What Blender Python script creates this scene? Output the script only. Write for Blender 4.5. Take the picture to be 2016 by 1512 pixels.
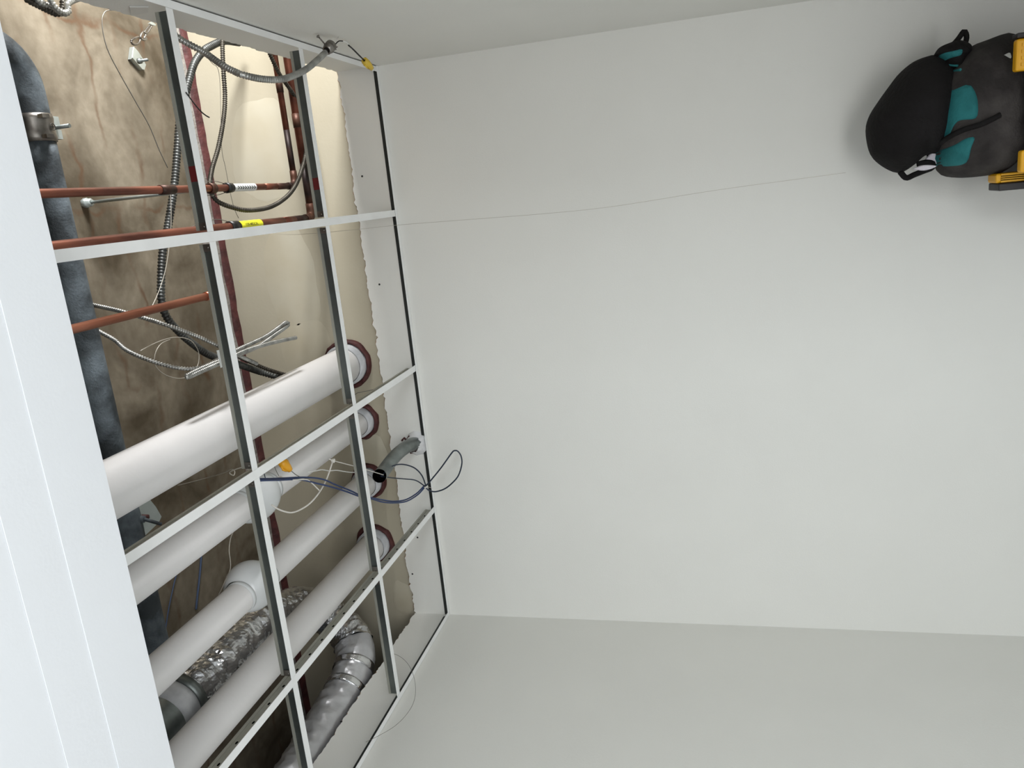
import bpy, bmesh, math, random
from mathutils import Vector, Matrix, noise
for o in list(bpy.data.objects): bpy.data.objects.remove(o)
S = bpy.context.scene
COL = S.collection
random.seed(7)

# ------------------------------------------------------------------ camera, world, lights, exposure
cd = bpy.data.cameras.new('camera'); cam = bpy.data.objects.new('camera', cd); COL.objects.link(cam)
cd.sensor_fit = 'HORIZONTAL'; cd.sensor_width = 36.0; cd.lens = 27.6234; cd.clip_start = 0.02; cd.clip_end = 100
cam.matrix_world = Matrix.Translation((0.02937, -2.90409, 1.43643)) @ Matrix([[-0.098682, 0.967053, 0.2346706], [0.2348244, 0.2517916, -0.9388602], [-0.9670157, -0.0375422, -0.2519349]]).to_4x4()
S.camera = cam
W = bpy.data.worlds.new('world'); S.world = W; W.use_nodes = True
W.node_tree.nodes['Background'].inputs[0].default_value = (0.80, 0.88, 1.0, 1)
W.node_tree.nodes['Background'].inputs[1].default_value = 0.03
def area(name, loc, target, sx, sy, power, col):
    l = bpy.data.lights.new(name, 'AREA'); l.shape = 'RECTANGLE'; l.size = sx; l.size_y = sy; l.energy = power; l.color = col
    o = bpy.data.objects.new(name, l); COL.objects.link(o); o.location = loc
    o.rotation_euler = (Vector(target) - Vector(loc)).to_track_quat('-Z', 'Y').to_euler(); return o
# daylight from the window of the room behind the camera
area('window_right', (2.15, -5.9, 1.35), (-1.4, -1.0, 1.4), 1.7, 1.8, 92, (0.86, 0.945, 1.0))
area('left_fill', (-1.75, -6.2, 1.35), (0.4, -1.0, 1.4), 1.7, 1.8, 6, (0.97, 0.985, 1.0))  # added fill so the right wall gets light, no known window
# added upward fill, in place of light bounced off the floor
area('floor_bounce_fill', (-0.1, -4.5, 0.3), (-0.25, -3.6, 2.3), 2.4, 1.2, 63, (0.985, 0.99, 1.0))
# lamp burning above the ceiling of the room to the right
area('plenum_lamp', (1.55, -0.80, 2.70), (0.5, -0.6, 3.3), 0.5, 0.3, 58, (1.0, 1.0, 1.0))
vs = S.view_settings; vs.view_transform = 'Standard'; vs.look = 'None'; vs.gamma = 1; vs.exposure = 0.05; vs.use_curve_mapping = False

# ------------------------------------------------------------------ helpers
def srgb(r, g, b):
    f = lambda c: (c/255/12.92) if c/255 <= 0.04045 else ((c/255+0.055)/1.055)**2.4
    return (f(r), f(g), f(b), 1)
def mat(name, col, rough=0.6, metal=0.0, col2=None, scale=8.0, bump=0.0, bscale=60.0, detail=4.0, lo=0.35, hi=0.65, stretch=None, spec=0.5):
    m = bpy.data.materials.new(name); m.use_nodes = True; nt = m.node_tree; b = nt.nodes['Principled BSDF']
    b.inputs['Base Color'].default_value = col; b.inputs['Roughness'].default_value = rough; b.inputs['Metallic'].default_value = metal
    b.inputs['Specular IOR Level'].default_value = spec
    tc = nt.nodes.new('ShaderNodeTexCoord'); src = tc.outputs['Object']
    if stretch:
        mp = nt.nodes.new('ShaderNodeMapping'); mp.inputs['Scale'].default_value = stretch; nt.links.new(src, mp.inputs['Vector']); src = mp.outputs[0]
    if col2 is None: col2 = tuple(c*0.93 for c in col[:3]) + (1,)
    n = nt.nodes.new('ShaderNodeTexNoise'); n.inputs['Scale'].default_value = scale; n.inputs['Detail'].default_value = detail; nt.links.new(src, n.inputs['Vector'])
    r = nt.nodes.new('ShaderNodeValToRGB'); r.color_ramp.elements[0].position = lo; r.color_ramp.elements[1].position = hi
    r.color_ramp.elements[0].color = col; r.color_ramp.elements[1].color = col2
    nt.links.new(n.outputs['Fac'], r.inputs[0]); nt.links.new(r.outputs[0], b.inputs['Base Color'])
    if bump:
        n2 = nt.nodes.new('ShaderNodeTexNoise'); n2.inputs['Scale'].default_value = bscale; n2.inputs['Detail'].default_value = 3; nt.links.new(src, n2.inputs['Vector'])
        bp = nt.nodes.new('ShaderNodeBump'); bp.inputs['Strength'].default_value = bump; bp.inputs['Distance'].default_value = 0.01
        nt.links.new(n2.outputs['Fac'], bp.inputs['Height']); nt.links.new(bp.outputs[0], b.inputs['Normal'])
    return m
ORG = {}
def thing(name, loc, label, cat, group=None):
    o = bpy.data.objects.new(name, None); COL.objects.link(o); o.location = loc; o.empty_display_size = 0.05
    o['label'] = label; o['category'] = cat
    if group: o['group'] = group
    ORG[o.name] = Vector(loc); return o
class MB:
    def __init__(s): s.v = []; s.f = []; s.m = []; s.sm = []
    def add(s, vs, fs, mi=0, smooth=False):
        b = len(s.v); s.v += [tuple(v) for v in vs]
        for f in fs: s.f.append([b+i for i in f]); s.m.append(mi); s.sm.append(smooth)
        return s
    def box(s, a, b, mi=0):
        x0, y0, z0 = (min(a[i], b[i]) for i in range(3)); x1, y1, z1 = (max(a[i], b[i]) for i in range(3))
        return s.add([(x0,y0,z0),(x1,y0,z0),(x1,y1,z0),(x0,y1,z0),(x0,y0,z1),(x1,y0,z1),(x1,y1,z1),(x0,y1,z1)],
            [(0,3,2,1),(4,5,6,7),(0,1,5,4),(1,2,6,5),(2,3,7,6),(3,0,4,7)], mi)
    def prism(s, poly, axis, a, b, mi=0, smooth=False):      # poly: 2D points in the two other axes, extruded along axis
        def P(u, v, t): return (t,u,v) if axis == 0 else (u,t,v) if axis == 1 else (u,v,t)
        n = len(poly); vs = [P(u,v,a) for u,v in poly] + [P(u,v,b) for u,v in poly]
        fs = [tuple(range(n)), tuple(range(2*n-1, n-1, -1))] + [(i, n+i, n+(i+1)%n, (i+1)%n) for i in range(n)]
        return s.add(vs, fs, mi, smooth)
    def sweep(s, pts, rad, seg=10, mi=0, cap=True, bumps=None):
        pts = [Vector(p) for p in pts]; n = len(pts)
        T = [(pts[min(i+1,n-1)] - pts[max(i-1,0)]).normalized() for i in range(n)]
        up = Vector((0,0,1)) if abs(T[0].z) < 0.9 else Vector((1,0,0))
        N = (up - T[0]*up.dot(T[0])).normalized(); vs = []
        for i in range(n):
            N = (N - T[i]*N.dot(T[i])).normalized(); Bn = T[i].cross(N)
            for k in range(seg):
                a = 2*math.pi*k/seg; r = rad(i, a) if callable(rad) else rad
                vs.append(pts[i] + (N*math.cos(a) + Bn*math.sin(a))*r)
        fs = [(i*seg+k, i*seg+(k+1)%seg, (i+1)*seg+(k+1)%seg, (i+1)*seg+k) for i in range(n-1) for k in range(seg)]
        s.add(vs, fs, mi, True)
        if cap:
            b = len(s.v) - n*seg
            s.f.append([b+k for k in range(seg-1,-1,-1)]); s.m.append(mi); s.sm.append(False)
            s.f.append([b+(n-1)*seg+k for k in range(seg)]); s.m.append(mi); s.sm.append(False)
        return s
    def lathe(s, base, axis, prof, seg=24, mi=0):             # prof: list of (t along axis, radius)
        base = Vector(base); ax = Vector(axis).normalized(); up = Vector((0,0,1)) if abs(ax.z) < 0.9 else Vector((1,0,0))
        N = (up - ax*up.dot(ax)).normalized(); Bn = ax.cross(N); vs = []
        for t, r in prof:
            for k in range(seg):
                a = 2*math.pi*k/seg; vs.append(base + ax*t + (N*math.cos(a) + Bn*math.sin(a))*r)
        m = len(prof)
        fs = [(i*seg+k, i*seg+(k+1)%seg, (i+1)*seg+(k+1)%seg, (i+1)*seg+k) for i in range(m-1) for k in range(seg)]
        return s.add(vs, fs, mi, True)
    def build(s, name, mats, parent=None, label=None, cat=None, kind=None, group=None, bevel=0.0, auto=True):
        me = bpy.data.meshes.new(name)
        if parent is not None: org = ORG[parent.name]
        else:
            xs, ys, zs = zip(*s.v); org = Vector(((min(xs)+max(xs))/2, (min(ys)+max(ys))/2, min(zs)))
        me.from_pydata([tuple(Vector(v) - org) for v in s.v], [], s.f)
        for m in (mats if isinstance(mats, (list, tuple)) else [mats]): me.materials.append(m)
        for p, mi, sm in zip(me.polygons, s.m, s.sm): p.material_index = mi; p.use_smooth = sm
        bm = bmesh.new(); bm.from_mesh(me); bmesh.ops.recalc_face_normals(bm, faces=bm.faces)
        if bevel: bmesh.ops.bevel(bm, geom=[e for e in bm.edges if e.calc_face_angle(0) > 0.6], offset=bevel, segments=2, affect='EDGES', profile=0.5)
        bm.to_mesh(me); bm.free()
        o = bpy.data.objects.new(name, me); COL.objects.link(o)
        if parent is not None: o.parent = parent
        else: o.location = org
        ORG[o.name] = org
        if label: o['label'] = label
        if cat: o['category'] = cat
        if kind: o['kind'] = kind
        if group: o['group'] = group
        return o
def curve(pts, step=0.01):                                     # Catmull-Rom resampled at an even step
    P = [Vector(p) for p in pts]; P = [P[0]*2-P[1]] + P + [P[-1]*2-P[-2]]; out = []
    for i in range(1, len(P)-2):
        for k in range(24):
            t = k/24; a, b, c, d = P[i-1], P[i], P[i+1], P[i+2]
            out.append(0.5*((2*b) + (c-a)*t + (2*a-5*b+4*c-d)*t*t + (3*b-a-3*c+d)*t**3))
    out.append(P[-2]); res = [out[0]]; acc = 0.0
    for a, b in zip(out, out[1:]):
        L = (b-a).length
        while L > 1e-9 and acc + L >= step:
            a = a + (b-a)*((step-acc)/L); res.append(a.copy()); L = (b-a).length; acc = 0.0
        acc += L
    if (res[-1]-out[-1]).length > step*0.3: res.append(out[-1])
    else: res[-1] = out[-1]
    return res
def ribbed(mb, pts, r, pitch, depth, seg=10, mi=0):            # corrugated armour: ridge, flank, groove, flank
    c = curve(pts, pitch/4); pat = (1, 0.5, 0, 0.5)
    return mb.sweep(c, lambda i, a: r - depth*(1-pat[i % 4]), seg, mi)

# ------------------------------------------------------------------ materials
M_WALL = mat('wall_paint', srgb(232,231,225), 0.75, col2=srgb(230,229,223), scale=3, bump=0.05, bscale=180, spec=0.25)
M_PRIM = mat('primed_board', srgb(208,202,200), 0.8, col2=srgb(200,194,190), scale=5, bump=0.05, bscale=120, spec=0.2)
M_HEAD = mat('header_paint', srgb(226,228,230), 0.7, scale=3, bump=0.03, col2=srgb(224,226,228), bscale=150, spec=0.25)
M_GRID = mat('grid_white', srgb(250,251,250), 0.45, spec=0.3)
M_GALV = mat('galvanised', srgb(120,126,124), 0.36, 0.8, col2=srgb(104,110,108), scale=9)
M_GALVL = mat('galvanised_pale_lit', srgb(176,176,166), 0.5, 0.45, col2=srgb(164,164,154), scale=9)  # paler galvanised: lamplight on the runner webs is put into the colour
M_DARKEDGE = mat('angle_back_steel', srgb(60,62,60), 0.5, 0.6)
M_HOLE = mat('hole_shade_black', srgb(10,10,10), 0.9, spec=0.05)  # flat black standing in for the shade inside holes and the tube
M_SHAFT = mat('shaft_board', srgb(181,174,155), 0.85, col2=srgb(172,164,144), scale=2.2, bump=0.05, bscale=80, lo=0.4, hi=0.7, spec=0.2)
M_COMPOUND = mat('joint_compound', srgb(192,187,170), 0.85, spec=0.2, scale=5, col2=srgb(182,174,153), lo=0.3, hi=0.7)
M_PAPER = mat('torn_paper', srgb(168,130,92), 0.9, spec=0.1)
M_SEAL = mat('maroon_sealant', srgb(86,42,40), 0.65, col2=srgb(62,28,28), scale=30, bump=0.4, bscale=50)
M_WOOL = mat('mineral_wool', srgb(150,146,140), 0.95, col2=srgb(124,116,110), scale=25, bump=0.6, bscale=60)
M_PIPEJ = mat('pipe_jacket', srgb(238,236,235), 0.5, col2=srgb(234,232,231), scale=6, bump=0.03, bscale=90, spec=0.3)
M_PVC = mat('pvc_cover', srgb(233,236,237), 0.22, spec=0.5)
M_SLEEVE = mat('sleeve_grey', srgb(214,215,217), 0.5, col2=srgb(170,172,175), scale=12)
M_IRON = mat('cast_iron', srgb(50,56,60), 0.7, col2=srgb(128,140,148), scale=9, detail=9, bump=0.15, bscale=140, lo=0.42, hi=0.74)
M_CLAMP = mat('stainless_clamp', srgb(150,146,140), 0.35, 0.9, col2=srgb(105,100,95), scale=20)
M_COPPER = mat('copper_tarnished', srgb(140,84,66), 0.36, 0.6, col2=srgb(78,44,36), scale=14, lo=0.4, hi=0.7, stretch=(1,0.25,1))
M_COPPERB = mat('copper_bright', srgb(196,126,100), 0.30, 0.75, col2=srgb(160,94,70), scale=14, stretch=(1,0.25,1))
M_COPPERD = mat('copper_heat_blackened', srgb(40,30,28), 0.5, 0.5, col2=srgb(104,66,48), scale=9, lo=0.42, hi=0.78)
M_ARMOR = mat('steel_armour', srgb(184,184,180), 0.36, 0.8, col2=srgb(140,140,136), scale=30)
M_ARMORD = mat('dull_backlit_armour', srgb(78,74,66), 0.5, 0.6, col2=srgb(56,52,46), scale=30)  # dull steel armour, colour darkened further to look backlit
M_CONDUIT = mat('flex_conduit_steel', srgb(88,90,88), 0.45, 0.65, col2=srgb(62,62,60), scale=16)
M_FOIL = mat('duct_foil', srgb(218,218,218), 0.2, 0.97, col2=srgb(190,190,192), scale=12, bump=0.25, bscale=60)
M_FOIL2 = mat('duct_foil_dull', srgb(208,208,210), 0.34, 0.55, col2=srgb(180,180,182), scale=9, bump=0.15, bscale=40)
M_EMT = mat('conduit_steel', srgb(150,156,154), 0.42, 0.8, col2=srgb(116,122,120), scale=14, stretch=(1,1,1))
M_PLASTER = mat('plaster', srgb(226,226,226), 0.85, bump=0.5, bscale=40, spec=0.2)
M_BLUE = mat('blue_jacket', srgb(40,62,108), 0.4, col2=srgb(34,52,94))
M_NAVY = mat('dark_blue_jacket', srgb(40,50,66), 0.4)
M_NYLON = mat('white_nylon', srgb(232,228,220), 0.4)
M_WIRE = mat('tie_wire', srgb(120,116,108), 0.5, 0.5)
M_WIREL = mat('bright_wire', srgb(190,184,172), 0.45, 0.4)
M_BLACKW = mat('black_insulation', srgb(20,20,20), 0.4)
M_WHITEW = mat('white_insulation', srgb(225,225,220), 0.45)
M_RED = mat('red_mark', srgb(92,14,16), 0.6)
M_YEL = mat('yellow_plastic', srgb(226,192,70), 0.4)
M_ORG = mat('orange_plastic', srgb(240,172,36), 0.4)
M_LABY = mat('yellow_label', srgb(226,222,44), 0.5)
M_LABW = mat('white_label', srgb(222,224,222), 0.5)
M_INK = mat('black_ink', srgb(24,24,20), 0.6)
M_CLOTH = mat('black_nylon_cloth', srgb(28,26,26), 0.85, col2=srgb(20,18,18), scale=6, bump=0.3, bscale=90, spec=0.2)
M_CLOTHG = mat('charcoal_canvas', srgb(72,68,66), 0.85, col2=srgb(46,43,42), scale=9, bump=0.3, bscale=120, spec=0.2, lo=0.4, hi=0.62)
M_TEAL = mat('teal_canvas', srgb(48,122,124), 0.8, col2=srgb(38,104,106), scale=14, bump=0.25, bscale=120, spec=0.2)
M_MESH = mat('pale_mesh_cloth', srgb(214,208,214), 0.8)
M_BOXY = mat('tool_box_yellow', srgb(238,178,16), 0.42, col2=srgb(226,164,12), scale=10)
M_BOXK = mat('tool_box_black', srgb(36,32,32), 0.5)
M_FLOOR = mat('floor_vinyl', srgb(226,225,222), 0.6, col2=srgb(220,219,216), scale=3)
M_BLUEROD = mat('blue_plastic_line', srgb(72,88,116), 0.5)
M_ZINC = mat('zinc_plate', srgb(196,204,202), 0.42, 0.7, col2=srgb(176,184,182), scale=10)

def concrete():
    m = bpy.data.materials.new('slab_concrete'); m.use_nodes = True; nt = m.node_tree; b = nt.nodes['Principled BSDF']
    b.inputs['Roughness'].default_value = 0.9; b.inputs['Specular IOR Level'].default_value = 0.15
    L = nt.links.new; N = nt.nodes.new
    tc = N('ShaderNodeTexCoord')
    def noisef(scale, detail, lo, hi, c0, c1, dist=0.0):
        n = N('ShaderNodeTexNoise'); n.inputs['Scale'].default_value = scale; n.inputs['Detail'].default_value = detail; n.inputs['Distortion'].default_value = dist
        L(tc.outputs['Object'], n.inputs['Vector']); r = N('ShaderNodeValToRGB')
        r.color_ramp.elements[0].position = lo; r.color_ramp.elements[1].position = hi
        r.color_ramp.elements[0].color = c0; r.color_ramp.elements[1].color = c1; L(n.outputs['Fac'], r.inputs[0]); return r
    base = noisef(3.2, 8, 0.35, 0.68, srgb(140,131,115), srgb(84,75,61), 0.8)
    fine = noisef(26, 6, 0.3, 0.7, (1,1,1,1), (0.74,0.72,0.69,1))
    mul = N('ShaderNodeMix'); mul.data_type = 'RGBA'; mul.blend_type = 'MULTIPLY'; mul.inputs[0].default_value = 0.8
    L(base.outputs[0], mul.inputs[6]); L(fine.outputs[0], mul.inputs[7])
    # rusty form-board joints: wandering lines where boards met
    wob = N('ShaderNodeTexNoise'); wob.inputs['Scale'].default_value = 5; wob.inputs['Detail'].default_value = 4; L(tc.outputs['Object'], wob.inputs['Vector'])
    vm = N('ShaderNodeVectorMath'); vm.operation = 'MULTIPLY_ADD'; vm.inputs[1].default_value = (0.20, 0.16, 0.0); L(wob.outputs['Color'], vm.inputs[0]); L(tc.outputs['Object'], vm.inputs[2])
    br = N('ShaderNodeTexBrick'); br.inputs['Scale'].default_value = 1.0; br.inputs['Brick Width'].default_value = 0.62; br.inputs['Row Height'].default_value = 0.145
    br.inputs['Mortar Size'].default_value = 0.016; br.inputs['Mortar Smooth'].default_value = 1.0; br.offset = 0.0
    br.inputs['Color1'].default_value = (0,0,0,1); br.inputs['Color2'].default_value = (0,0,0,1); br.inputs['Mortar'].default_value = (1,1,1,1)
    L(vm.outputs[0], br.inputs['Vector'])
    br2 = noisef(5, 4, 0.45, 0.66, (0,0,0,1), (0.62,0.62,0.62,1))
    mm = N('ShaderNodeMix'); mm.data_type = 'RGBA'; mm.blend_type = 'MULTIPLY'; mm.inputs[0].default_value = 1
    L(br.outputs['Color'], mm.inputs[6]); L(br2.outputs[0], mm.inputs[7])
    fin = N('ShaderNodeMix'); fin.data_type = 'RGBA'; L(mm.outputs[2], fin.inputs[0]); L(mul.outputs[2], fin.inputs[6]); fin.inputs[7].default_value = srgb(90,62,42)
    L(fin.outputs[2], b.inputs['Base Color'])
    n2 = N('ShaderNodeTexNoise'); n2.inputs['Scale'].default_value = 45; n2.inputs['Detail'].default_value = 6; L(tc.outputs['Object'], n2.inputs['Vector'])
    bp = N('ShaderNodeBump'); bp.inputs['Strength'].default_value = 0.12; bp.inputs['Distance'].default_value = 0.01; L(n2.outputs['Fac'], bp.inputs['Height']); L(bp.outputs[0], b.inputs['Normal'])
    return m
M_SLAB = concrete()

# ------------------------------------------------------------------ setting
XL, XR, ZG, ZS, ZT = -1.7216, 0.5330, 2.60, 3.41, 2.765      # left wall, right wall, grid, slab, top of the painted boards
YA1, YA2, YH = -0.5946, -1.2046, -2.003
def jag(a, b, z, n, amp, seed):
    random.seed(seed); out = []; h = 0.0
    for i in range(n+1):
        h = h*0.72 + random.uniform(-amp, amp); out.append((a+(b-a)*i/n, z+h+(random.uniform(-amp, amp)*1.2 if random.random() < 0.15 else 0)))
    return out
MB().box((-2.6,-6.8,-0.05), (2.6,0.2,0)).build('floor', M_FLOOR, kind='structure')
MB().box((-4.2,-3.4,ZS), (3.4,0.2,ZS+0.2)).build('ceiling', M_SLAB, kind='structure')
# back wall: shaft board behind, painted board in front that stops in a torn edge above the grid
wb = MB().box((-4.2,0.016,0), (3.4,0.13,ZS)).build('wall_back', M_SHAFT, kind='structure')
top = jag(XL-0.016, XR+0.016, ZT, 260, 0.0042, 3)
pb = MB().prism([(XL-0.016,0),(XR+0.016,0)] + top[::-1], 1, 0.0, 0.0155).build('painted_board', [M_WALL], wb, label='white painted wall board with a torn top edge')
edge = MB(); tp = [(x, 0.006, z) for x, z in top]
edge.sweep(tp, lambda i, a: 0.0035 + 0.003*noise.noise(Vector((i*0.7,0,0))), 6)
edge.build('torn_edge', M_PAPER, pb, label='brown torn paper edge of the board')
for q in ((0.1498, 0.0000, 2.7255), (-0.2684, 0.0000, 2.7162), (-1.3582, 0.0000, 2.7024), (-1.5317, 0.0000, 2.7495)):
    MB().lathe(q, (0,-1,0), [(0,0.004),(0.0015,0.0036),(0.002,0.0001)], 10).build('screw', M_BLACKW, pb)
# wide taped joint of compound on the shaft board
def blotch(cx, cz, rx, rz, y, seed, n=30):
    random.seed(seed); mb = MB(); ring = []
    for k in range(n):
        a = 2*math.pi*k/n; s = 1+0.18*noise.noise(Vector((math.cos(a)*1.6+seed, math.sin(a)*1.6, 0)))
        ring.append((cx+rx*s*math.cos(a), cz+rz*s*math.sin(a)))
    vs = [(x, 0.0158, z) for x, z in ring] + [(cx+(x-cx)*0.7, y, cz+(z-cz)*0.7) for x, z in ring] + [(cx, y, cz)]
    fs = [(k, (k+1)%n, n+(k+1)%n, n+k) for k in range(n)] + [(n+k, n+(k+1)%n, 2*n) for k in range(n)]
    return mb.add(vs, fs, 0, True)
for q, rx, rz, sd in (((0.2815, 0.0000, 3.1248), 0.20, 0.16, 1), ((-0.2308, 0.0000, 3.1077), 0.24, 0.12, 2), ((-0.5182, 0.0000, 3.0898), 0.17, 0.12, 3), ((-0.9917, 0.0000, 2.8523), 0.10, 0.06, 4), ((-1.6568, 0.0000, 2.8195), 0.08, 0.05, 5)):
    blotch(q[0], q[2], rx, rz, 0.0135, sd).build('compound_patch', M_COMPOUND, wb, label='paler smear of joint compound')
# joint to the slab: strip of mineral wool and a bead of maroon sealant
cl = bpy.data.objects['ceiling']
mb = MB(); N = 150; xs = [-3.4+5.9*i/N for i in range(N+1)]
rows = []
for i, x in enumerate(xs):
    w = 0.095 + 0.010*noise.noise(Vector((x*4,1,0))); d = 0.006*noise.noise(Vector((x*9,3,0)))
    rows.append([(x,-w,ZS-0.001),(x,-w*0.9,ZS-0.008+d*0.4),(x,-0.012,ZS-0.016+d),(x,0.0155,ZS-0.018)])
mb.add([p for r in rows for p in r], [(i*4+k, i*4+4+k, i*4+5+k, i*4+k+1) for i in range(N) for k in range(3)], 0, True)
mb.build('mineral_wool_strip', M_WOOL, cl, label='grey strip of mineral wool along the slab edge')
mb = MB(); rows = []
for i, x in enumerate(xs):
    h = 0.026 + 0.006*noise.noise(Vector((x*7,5,0))) + 0.004*noise.noise(Vector((x*23,8,0)))
    rows.append([(x,-0.013,ZS-0.012),(x,-0.010,ZS-0.020),(x,0.004,ZS-h),(x,0.0158,ZS-h-0.006)])
mb.add([p for r in rows for p in r], [(i*4+k, i*4+4+k, i*4+5+k, i*4+k+1) for i in range(N) for k in range(3)], 0, True)
mb.build('sealant_bead', M_SEAL, wb, label='maroon fire sealant bead under the slab')
# side walls of the room with torn tops
def side(name, x, dx, seed):
    t = jag(0.0, YH, ZT, 200, 0.0036, seed)
    w = MB().prism([(0.0,0),(YH,0)] + t[::-1], 0, x, x+dx).build(name, M_WALL, kind='structure')
    e = MB(); e.sweep([(x+dx*0.4, y, z) for y, z in t], 0.004, 6); e.build('torn_edge', M_PAPER, w, label='brown torn paper edge of the board')
    return w
wr = side('wall_right', XR, 0.016, 11); wl = side('wall_left', XL, -0.016, 12)
for q in ((-1.7216, -0.3882, 2.8560), (-1.7216, -0.7337, 2.7675)):
    MB().lathe(q, (1,0,0), [(0,0.004),(0.0015,0.0036),(0.002,0.0001)], 10).build('screw', M_BLACKW, wl)
tp = [(0.5320, -1.1973, 2.7082), (0.5320, -1.1725, 2.6769), (0.5320, -1.1361, 2.7070), (0.5320, -1.1348, 2.7208), (0.5320, -1.1332, 2.7420), (0.5320, -1.1410, 2.7514)]
MB().prism([(p[1],p[2]) for p in tp], 0, XR-0.004, XR-0.0005).build('paper_flap', M_WHITEW, wr, label='torn flap of pale face paper')
# header over the wide opening, its low soffit on the camera's side, and the jambs
hd = MB().box((-2.6,-2.104,2.30), (2.6,YH,2.78)).build('wall_front', M_HEAD, kind='structure')
MB().box((-2.6,-2.1795,2.3016), (2.6,-2.1045,2.40)).build('head_panel', M_HEAD, hd, label='second flat white band of the header, a step higher')
MB().box((-2.6,-6.8,2.3032), (2.6,-2.180,2.40)).build('soffit', M_HEAD, hd, label='low white ceiling before the opening')
MB().box((-2.6,-2.104,0), (XL-0.018,YH,2.2995)).build('jamb', M_HEAD, hd)
MB().box((XR+0.018,-2.104,0), (2.6,YH,2.2995)).build('jamb', M_HEAD, hd)
MB().box((-2.75,-6.8,0), (-2.605,-2.1045,2.3028)).build('side_panel', M_HEAD, hd); MB().box((2.605,-6.8,0), (2.75,-2.1045,2.3028)).build('side_panel', M_HEAD, hd)
# wall angles carrying the grid
def angle(name, axis, lo, hi, wall, inward):
    # inward: +1/-1 direction of the flange from the wall
    w0 = wall+inward*0.0015; w1 = wall+inward*0.022; b = MB()
    fl = [(w0,ZG),(w1,ZG),(w1,ZG+0.0012),(w0,ZG+0.0012)]; lg = [(w0,ZG+0.0012),(wall+inward*0.003,ZG+0.0012),(wall+inward*0.003,ZG+0.022),(w0,ZG+0.022)]
    t = MB().prism(fl, axis, lo, hi).build(name, M_GRID, kind='structure')
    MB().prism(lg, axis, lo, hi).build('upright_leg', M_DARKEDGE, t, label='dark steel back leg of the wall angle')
    return t
def angle_y(name, lo, hi, wall, inward):
    w0 = wall+inward*0.0015; w1 = wall+inward*0.022
    t = MB().box((lo,w0,ZG), (hi,w1,ZG+0.0012)).build(name, M_GRID, kind='structure')
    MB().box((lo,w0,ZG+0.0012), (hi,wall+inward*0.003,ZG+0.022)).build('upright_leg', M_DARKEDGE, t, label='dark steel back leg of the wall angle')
angle_y('trim_1', XL+0.0015, XR-0.0015, 0.0, -1)
def angle_x(name, wall, inward):
    w0 = wall+inward*(0.0042 if inward < 0 else 0.0015); w1 = wall+inward*0.022
    t = MB().box((w0,-0.0225,ZG), (w1,YH+0.001,ZG+0.0012)).build(name, M_GRID, kind='structure')
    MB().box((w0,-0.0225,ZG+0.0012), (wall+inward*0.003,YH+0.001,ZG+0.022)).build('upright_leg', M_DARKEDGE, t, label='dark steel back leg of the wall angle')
angle_x('trim_2', XR, -1); angle_x('trim_3', XL, 1)

# ------------------------------------------------------------------ suspended grid
FW, WH = 0.012, 0.038
def runner(x, label):
    t = thing('main_runner', (x, -1.0, ZG), label, 'ceiling runner', 'main runners from back wall to header')
    y0, y1 = -0.0235, YH+0.001
    MB().box((x-FW,y0,ZG+0.0013), (x+FW,y1,ZG+0.0026)).build('flange', M_GRID, t, label='white painted flange')
    MB().box((x-0.0011,y0-0.004,ZG+0.0027), (x+0.0011,y1,ZG+WH-0.009)).build('web', M_GALVL, t)
    MB().box((x-0.0032,y0-0.004,ZG+WH-0.0089), (x+0.0032,y1,ZG+WH)).build('bulb', M_GALVL, t)
    hb = MB(); y = -0.09
    while y > YH+0.05:
        for s in (-1, 1):
            hb.add([(x+s*0.00135, y+0.006*math.cos(a*math.pi/4), ZG+0.019+0.0032*math.sin(a*math.pi/4)) for a in range(8)], [tuple(range(8))])
        y -= 0.0762
    hb.build('web_holes', M_HOLE, t, kind='stuff')  # flat black ovals on the web, the dark of the holes as colour
    return t
runner(0.0, 'white ceiling runner nearest the right wall, crossed by a dangling string')
runner(-0.61, 'white ceiling runner below the fattest and second white pipes, middle of the three')
runner(-1.22, 'white ceiling runner nearest the left wall, below the fourth white pipe')
def tee(x0, x1, y, label):
    t = thing('cross_tee', ((x0+x1)/2, y, ZG), label, 'ceiling tee', 'cross tees of the open grid')
    MB().box((x0,y-FW,ZG+0.0013), (x1,y+FW,ZG+0.0026)).build('flange', M_GRID, t, label='white painted flange')
    a, b = x0+0.004, x1-0.004
    MB().box((a,y-0.0011,ZG+0.0027), (b,y+0.0011,ZG+WH-0.009)).build('web', M_GALV, t)
    MB().box((a,y-0.0032,ZG+WH-0.0089), (b,y+0.0032,ZG+WH)).build('bulb', M_GALVL, t)
    for e, s in ((x0,1),(x1,-1)):
        if XL+0.05 < e < XR-0.05:
            MB().box((e+s*0.0042,y-0.0045,ZG+0.006), (e+s*0.022,y-0.0034,ZG+0.027)).lathe((e+s*0.012,y-0.0046,ZG+0.014), (0,-1,0), [(0,0.003),(0.002,0.0026),(0.0022,0.0001)], 8).build('end_clip', M_CLAMP, t)
    return t
xs = [XR-0.0225, 0.0, -0.61, -1.22, XL+0.0225]
lab1 = ['white tee of the back row, from the right wall to the first runner', 'white tee of the back row, behind the dangling string', 'white tee of the back row, crossed by the blue cables', 'white tee of the back row, ending at the left wall']
lab2 = ['white tee of the front row, from the right wall, with a dark red mark', 'white tee of the front row, in front of the silver cable bundle', 'white tee of the front row, beside the orange wire connector', 'white tee of the front row, at the lower left below the foil duct']
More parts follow.
